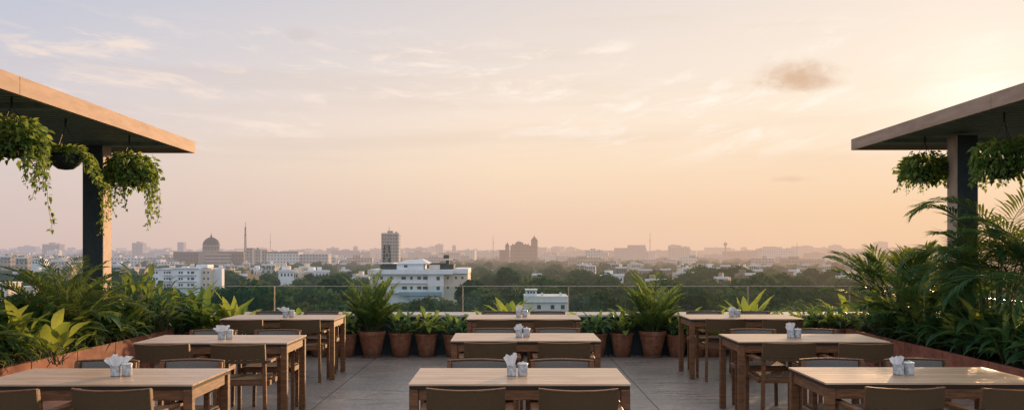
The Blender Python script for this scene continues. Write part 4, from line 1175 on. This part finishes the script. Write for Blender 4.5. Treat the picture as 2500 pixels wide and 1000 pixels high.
def modern_block():
    D = 960; U = D / F; ox = 665
    t = city_thing('office_block', 'long pale multi storey block with a dark windowed face right of the domed hall', 'building', 664, 666, D)
    X = lambda p: (p - ox) * U
    Zp = lambda y: wz(y, D) - GZ
    m = MB(); m.box2((X(598), 0, 0), (X(652), 20, Zp(608))); m.build('wall', M['block_tan'], t)
    m = MB(); m.box2((X(652) + .02, -2, 0), (X(730), 18, Zp(615))); m.build('main_wing', M['block_white'], t)
    m = MB(); m.box2((X(650), -2.6, Zp(616)), (X(729), -2.01, Zp(613.5))); m.build('roof_edge', M['dark_roof'], t)
    m = MB(); m.box2((X(600), 2, Zp(608) + .01), (X(618), 12, Zp(604))); m.box2((X(624), 4, Zp(608) + .01), (X(629), 10, Zp(603))); m.build('roof_hut', M['block_tan'], t)
    m = MB(); m.box2((X(728) + .4, 4, 0), (X(800), 20, Zp(619))); m.build('rear_wing', M['block_pale'], t)
    for px in (619, 638):
        m = MB(); m.box2((X(px) - .9, -1, 0), (X(px) + .9, -.01, Zp(606))); m.build('stair_shaft', M['cream_wall'], t)
modern_block()
def gothic():
    D = 1300; U = D / F; ox = 1265
    t = city_thing('gothic_palace', 'dark silhouetted stone palace with a tall spired tower and a smaller turret on the skyline', 'building', 1264, 1266, D)
    X = lambda p: (p - ox) * U
    Zp = lambda y: wz(y, D) - GZ
    m = MB(); m.box2((X(1219), 4, 0), (X(1235), 24, Zp(609))); m.build('side_wing', M['stone'], t)
    m = MB(); m.box2((X(1246), 0, 0), (X(1297), 26, Zp(598))); m.build('wall', M['stone'], t)
    m = MB()
    m.box2((X(1250), 2, Zp(598) + .01), (X(1290), 20, Zp(595.5)))
    m.box2((X(1258), 3, Zp(595.5) + .01), (X(1278), 16, Zp(592)))
    m.add([(X(1258), 3, Zp(592)), (X(1278), 3, Zp(592)), (X(1278), 16, Zp(592)), (X(1258), 16, Zp(592)), (X(1264), 9, Zp(588)), (X(1270), 9, Zp(588))], [(0, 1, 5, 4), (1, 2, 5), (2, 3, 4, 5), (3, 0, 4)])
    m.build('roof', M['dome'], t)
    def turret(px, wpx, ywall, ytip, name):
        w = wpx * U / 2
        m = MB(); m.box2((X(px) - w, -2, 0), (X(px) + w, 2 * w - 2, Zp(ywall))); b = m.build(name, M['stone'], t)
        h = (ywall - ytip) * U
        m = MB(); m.lathe([(w * 1.1, 0), (w * .95, h * .16), (w * .98, h * .2), (w * .78, h * .42), (w * .42, h * .6), (w * .2, h * .68), (w * .16, h * .78), (.05, h)], 12, (X(px), w - 2, Zp(ywall) + .01), close_top=True)
        m.build('spire', M['dome'], b)
        for sx in (-1, 1):
            m = MB(); m.lathe([(w * .16, 0), (w * .16, h * .14), (.03, h * .28)], 6, (X(px) + sx * w * .9, -1.6, Zp(ywall) + .02)); m.build('pinnacle', M['dome'], b)
    turret(1304.5, 15.5, 588, 572.5, 'tower'); turret(1238.5, 10, 601, 588.5, 'turret'); turret(1264, 3, 592, 585, 'pinnacle')
    for px in (1252, 1259, 1283, 1290):
        m = MB(); m.lathe([(.7, 0), (.7, 1.6), (.03, 3.2)], 6, (X(px), -.5 + 1.2, Zp(598) + .02)); m.build('pinnacle', M['dome'], t)
gothic()
def tower_block(px0, px1, ytop, D, label, mat, dep=None, huts=True, name='tower_block', group=None, rz=0):
    w = (px1 - px0) / F * D
    t = city_thing(name, label, 'building', px0, px1, D, group, rz); h = wz(ytop, D) - GZ
    dep = dep or min(w, 22)
    m = MB(); m.box2((-w / 2, 0, 0), (w / 2, dep, h)); m.build('wall', mat, t)
    if huts:
        m = MB(); m.box2((-w * .2, dep * .3, h + .01), (w * .12, dep * .6, h + 2.6)); m.box2((w * .25, dep * .3, h + .01), (w * .38, dep * .6, h + 1.6)); m.build('roof_hut', mat, t)
        m = MB(); m.box2((-w / 2 - .15, -.15, h - .9), (w / 2 + .15, -.01, h + .5)); m.build('roof_edge', M['cream_wall'], t)
    return t
tw = tower_block(932, 973, 568.5, 900, 'tall gridded apartment tower rising behind the white office building', M['tower'], 16)
m = MB(); h = wz(568.5, 900) - GZ; m.tube([(-1.5, 5, h + 2.6), (-1.5, 5, h + 6.5)], .22, 5); m.build('mast', M['mast'], tw)
for k in range(5):
    x = -8.0 + k * 4.0; m = MB(); m.box2((x - .35, -1.1, 0), (x + .35, -.01, h)); m.build('fin', M['block_grey'], tw)
for k in range(13):
    m = MB(); m.box2((-8.05, -.8, h - 1 - k * 3.1), (8.05, -.011, h - .45 - k * 3.1)); m.build('balcony', M['block_grey'], tw)
tower_block(103, 145, 595, 1500, 'broad grey apartment tower on the skyline at the far left', M['block_grey'], 18)
tower_block(322, 348, 592, 1650, 'grey blue apartment tower right of the left column', M['tower'], 18)
tower_block(433, 448, 590, 2000, 'slim plain tower left of the dome on the skyline', M['block_grey'], 16, False)
for px0, px1, yt, D, lab in ((1063, 1082, 596, 2200, 'square hazy tower block left of the stone palace'), (1104, 1113, 599, 2000, 'slim hazy tower with a pointed cap left of the stone palace'),
                        (1015, 1033, 603, 2400, 'low pale hazy block between the gridded tower and the square one'), (862, 873, 601, 2100, 'small hazy tower left of the gridded tower'),
                        (1346, 1366, 603, 2400, 'hazy slab block right of the stone palace'), (1432, 1470, 611, 1150, 'white ribbed block low on the skyline right of the palace'),
                        (1503, 1578, 604, 1500, 'wide stepped hazy block with a raised roof beside the thin mast'), (1536, 1576, 597, 1560, 'raised upper storeys of the wide stepped hazy block'),
                        (1636, 1684, 602, 1600, 'hazy block with two roof tanks right of the thin mast'), (1868, 1891, 601, 1300, 'raised end of the long white hazy block'),
                        (1860, 1946, 606.5, 1290, 'long white hazy block on the right skyline'), (2030, 2055, 598, 2300, 'hazy stepped block on the skyline left of the right palms'),
                        (2010, 2100, 607, 2250, 'long low hazy block left of the right palms'), (2140, 2168, 590, 2300, 'hazy tower block half hidden by the spiky palm'),
                        (797, 827, 605, 1900, 'flat hazy block between the long office block and the gridded tower'), (2240, 2262, 599, 2400, 'hazy block seen between the palm fronds')):
    tower_block(px0, px1, yt, D, lab, M['block_white'] if 'white' in lab else M['block_pale'], None, 'raised' not in lab, 'hazy_block')
# masts and water towers
def mast(px, ytip, ybase, D, label, w=.9, lattice=False):
    t = thing('radio_mast', label, 'mast', (wx(px, D), D, GZ)); h = wz(ytip, D) - GZ
    m = MB()
    if lattice:
        for sx in (-1, 1):
            for sy in (-1, 1): m.bar((sx * w, sy * w, 0), (sx * w * .35, sy * w * .35, h * .9), .35)
        for k in range(22):
            za, zb = h * .9 * k / 22, h * .9 * (k + 1) / 22; wa, wb = w * (1 - .65 * k / 22), w * (1 - .65 * (k + 1) / 22)
            m.bar((-wa, -wa, za), (wb, -wb, zb), .25); m.bar((wa, -wa, za), (-wb, -wb, zb), .25)
        m.tube([(0, 0, h * .85), (0, 0, h)], .3, 5)
    else: m.tube([(0, 0, 0), (0, 0, h * .75), (0, 0, h)], [w * .5, w * .4, w * .2], 6)
    m.build('frame', M['mast'], t)
    m = MB(); m.lathe([(w * .9, 0), (w * .9, 1.4)], 8, (0, 0, h * .72), close_top=True); m.build('platform', M['mast'], t)
mast(599, 541, 608, 1050, 'tall lattice radio mast right of the dome', 1.25, True)
mast(660, 568, 608, 1300, 'thin hazy mast above the long office block', .7)
mast(1204, 573, 608, 1700, 'thin hazy mast left of the stone palace', 1.1)
mast(1587, 566, 606, 1700, 'tall thin hazy mast on the right of the stepped block', 1.2)
mast(1946, 590, 612, 1500, 'short hazy mast at the end of the long white block', 1.4)
def water_tower(px, ytop, D, label):
    t = thing('water_tower', label, 'water tower', (wx(px, D), D, GZ)); h = wz(ytop, D) - GZ
    m = MB(); m.lathe([(1.3, 0), (1.1, h - 6)], 10); m.build('shaft', M['stone_plain'], t)
    m = MB(); m.lathe([(1.0, h - 5.99), (3.0, h - 3.5), (3.1, h - 1.2), (1.2, h), (.1, h + 1.4)], 14, close_top=True); m.build('tank', M['stone_plain'], t)
water_tower(1771, 591, 1500, 'mushroom shaped water tower on the hazy skyline')
# crowded low-rise city towards the horizon: things first, the rest one mass
rc = random.Random(23)
def block_mesh(m, w, dp, h, ox=0, oy=0, oz=0, rz=0):
    q = Matrix.Rotation(rz, 3, 'Z')
    def bx(a, b):
        c = q @ Vector(((a[0] + b[0]) / 2, (a[1] + b[1]) / 2, (a[2] + b[2]) / 2)) + Vector((ox, oy, oz)); m.box(c, [b[i] - a[i] for i in range(3)], q)
    bx((-w / 2, 0, 0), (w / 2, dp, h))
    if rc.random() < .8: 
        a = rc.uniform(-.35, .1) * w; bx((a, dp * .2, h + .01), (a + w * rc.uniform(.12, .35), dp * .7, h + rc.uniform(1.5, 3.2)))
    if rc.random() < .5:
        a = rc.uniform(.1, .3) * w; bx((a, dp * .2, h + .01), (a + rc.uniform(1.2, 2.5), dp * .4, h + rc.uniform(1., 2.2)))
mats = [M['block_pale'], M['block_white'], M['block_white'], M['block_tan'], M['block_pale'], M['block_grey']]
cnt = 0
while cnt < 255:
    d = 720 * (2400 / 720) ** (rc.random() ** .8)
    px = rc.uniform(-60, 2560)
    if cnt % 4 == 0: px = rc.uniform(-60, 470); d = rc.uniform(760, 1500)
    if d < 1400 and px > 1000 and rc.random() < .4: continue
    if d < 1020 and 400 < px < 800: continue
    if d < 1340 and 1200 < px < 1325: continue
    w = rc.uniform(14, 44); 
    h = rc.uniform(10, 16) if d < 1400 else rc.uniform(15, 23.5)
    if px < 230 and d < 1300: h = rc.uniform(12, 17.5); w *= .7
    if d < 900 and px > 240: continue
    o = thing('low_rise_block', 'hazy low rise block in the crowded city towards the horizon', 'building', (wx(px, d), d, GZ), rc.uniform(-.35, .35), 'hazy low rise blocks towards the horizon')
    m = MB(); block_mesh(m, w, rc.uniform(10, 22), h); m.build('wall', rc.choice(mats), o)
    cnt += 1
m = MB()
for k in range(1500):
    d = 2000 * (7000 / 2000) ** rc.random(); px = rc.uniform(-80, 2580)
    h = rc.uniform(12, 25) if rc.random() < .93 else rc.uniform(25, 38)
    block_mesh(m, rc.uniform(15, 55), rc.uniform(12, 25), h, wx(px, d), d, GZ, rc.uniform(-.3, .3))
tag(m.build('distant_city', M['block_pale']), 'hazy mass of far off buildings along the horizon', 'city', kind='stuff')
# little houses in clearings of the wood
spots = [(660, 645, 520), (705, 659, 430), (768, 661, 450), (790, 660, 440), (560, 660, 480), (745, 650, 560), (596, 669, 390), (848, 658, 520), (720, 662, 440),
         (1662, 648, 560), (1674, 653, 520), (1722, 650, 540), (1738, 653, 500), (1800, 651, 520), (1815, 658, 480), (1755, 676, 370), (1825, 667, 400), (1845, 658, 470),
         (1500, 643, 640), (1420, 645, 700), (2090, 648, 560), (2075, 641, 640), (300, 645, 560), (345, 652, 470), (290, 660, 420), (318, 651, 440),
         (60, 628, 640), (100, 632, 600), (150, 635, 560), (190, 637, 540), (20, 625, 700), (172, 646, 460), (128, 652, 430), (230, 644, 540), (1310, 668, 440)]
for _ in range(44):
    dd = rc.uniform(370, 760); px = rc.choice([rc.uniform(10, 900), rc.uniform(540, 900), rc.uniform(1390, 2100)])
    if dd < 460 and 350 < px < 560: continue
    spots.append((px, HY + (EYE - (GZ + rc.uniform(11.5, 14.0))) * F / dd, dd))
for i, (px, y_, dd) in enumerate(spots):
    ww = rc.uniform(4, 8) * (1.6 if 0 < px < 240 and y_ < 640 else 1); z1 = wz(y_, dd) - GZ
    if z1 < 3: z1 = 3.5
    t = thing('low_house', 'small flat roofed house half hidden by the treetops of the wood', 'house', (wx(px, dd), dd - 4, GZ), rc.uniform(-.5, .5), 'small houses among the distant trees')
    mt = rc.choice([M['white_wall'], M['white_wall'], M['cream_wall'], M['cream_wall'], M['stone_plain'], M['block_tan'], M['block_pale']])
    m = MB(); m.box2((-ww / 2, 0, 0), (ww / 2, 9, z1)); m.box2((-ww * .3, 3, z1 + .01), (0, 7, z1 + 1.8)); m.build('wall', mt, t)
    m = MB(); m.box2((-ww / 2 - .3, -.4, z1 - .5), (ww / 2 + .3, -.01, z1 + .5)); m.build('roof_edge', M['white_wall'], t)
    for k in range(4):
        m = MB(); win(m, (k - 1.5) * ww * .23, z1 - 1.9, ww * .11, 1.3); m.build('window', M['window'], t)

# ------------------------------------------------------------------ render settings
S.view_settings.view_transform = 'Standard'; S.view_settings.look = 'None'; S.view_settings.exposure = 0; S.view_settings.gamma = 1
S.render.engine = 'CYCLES'
S.cycles.max_bounces = 8; S.cycles.transparent_max_bounces = 16; S.cycles.diffuse_bounces = 3; S.cycles.glossy_bounces = 4
S.cycles.caustics_reflective = False; S.cycles.caustics_refractive = False
S.cycles.sample_clamp_indirect = 6
S.cycles.use_denoising = True
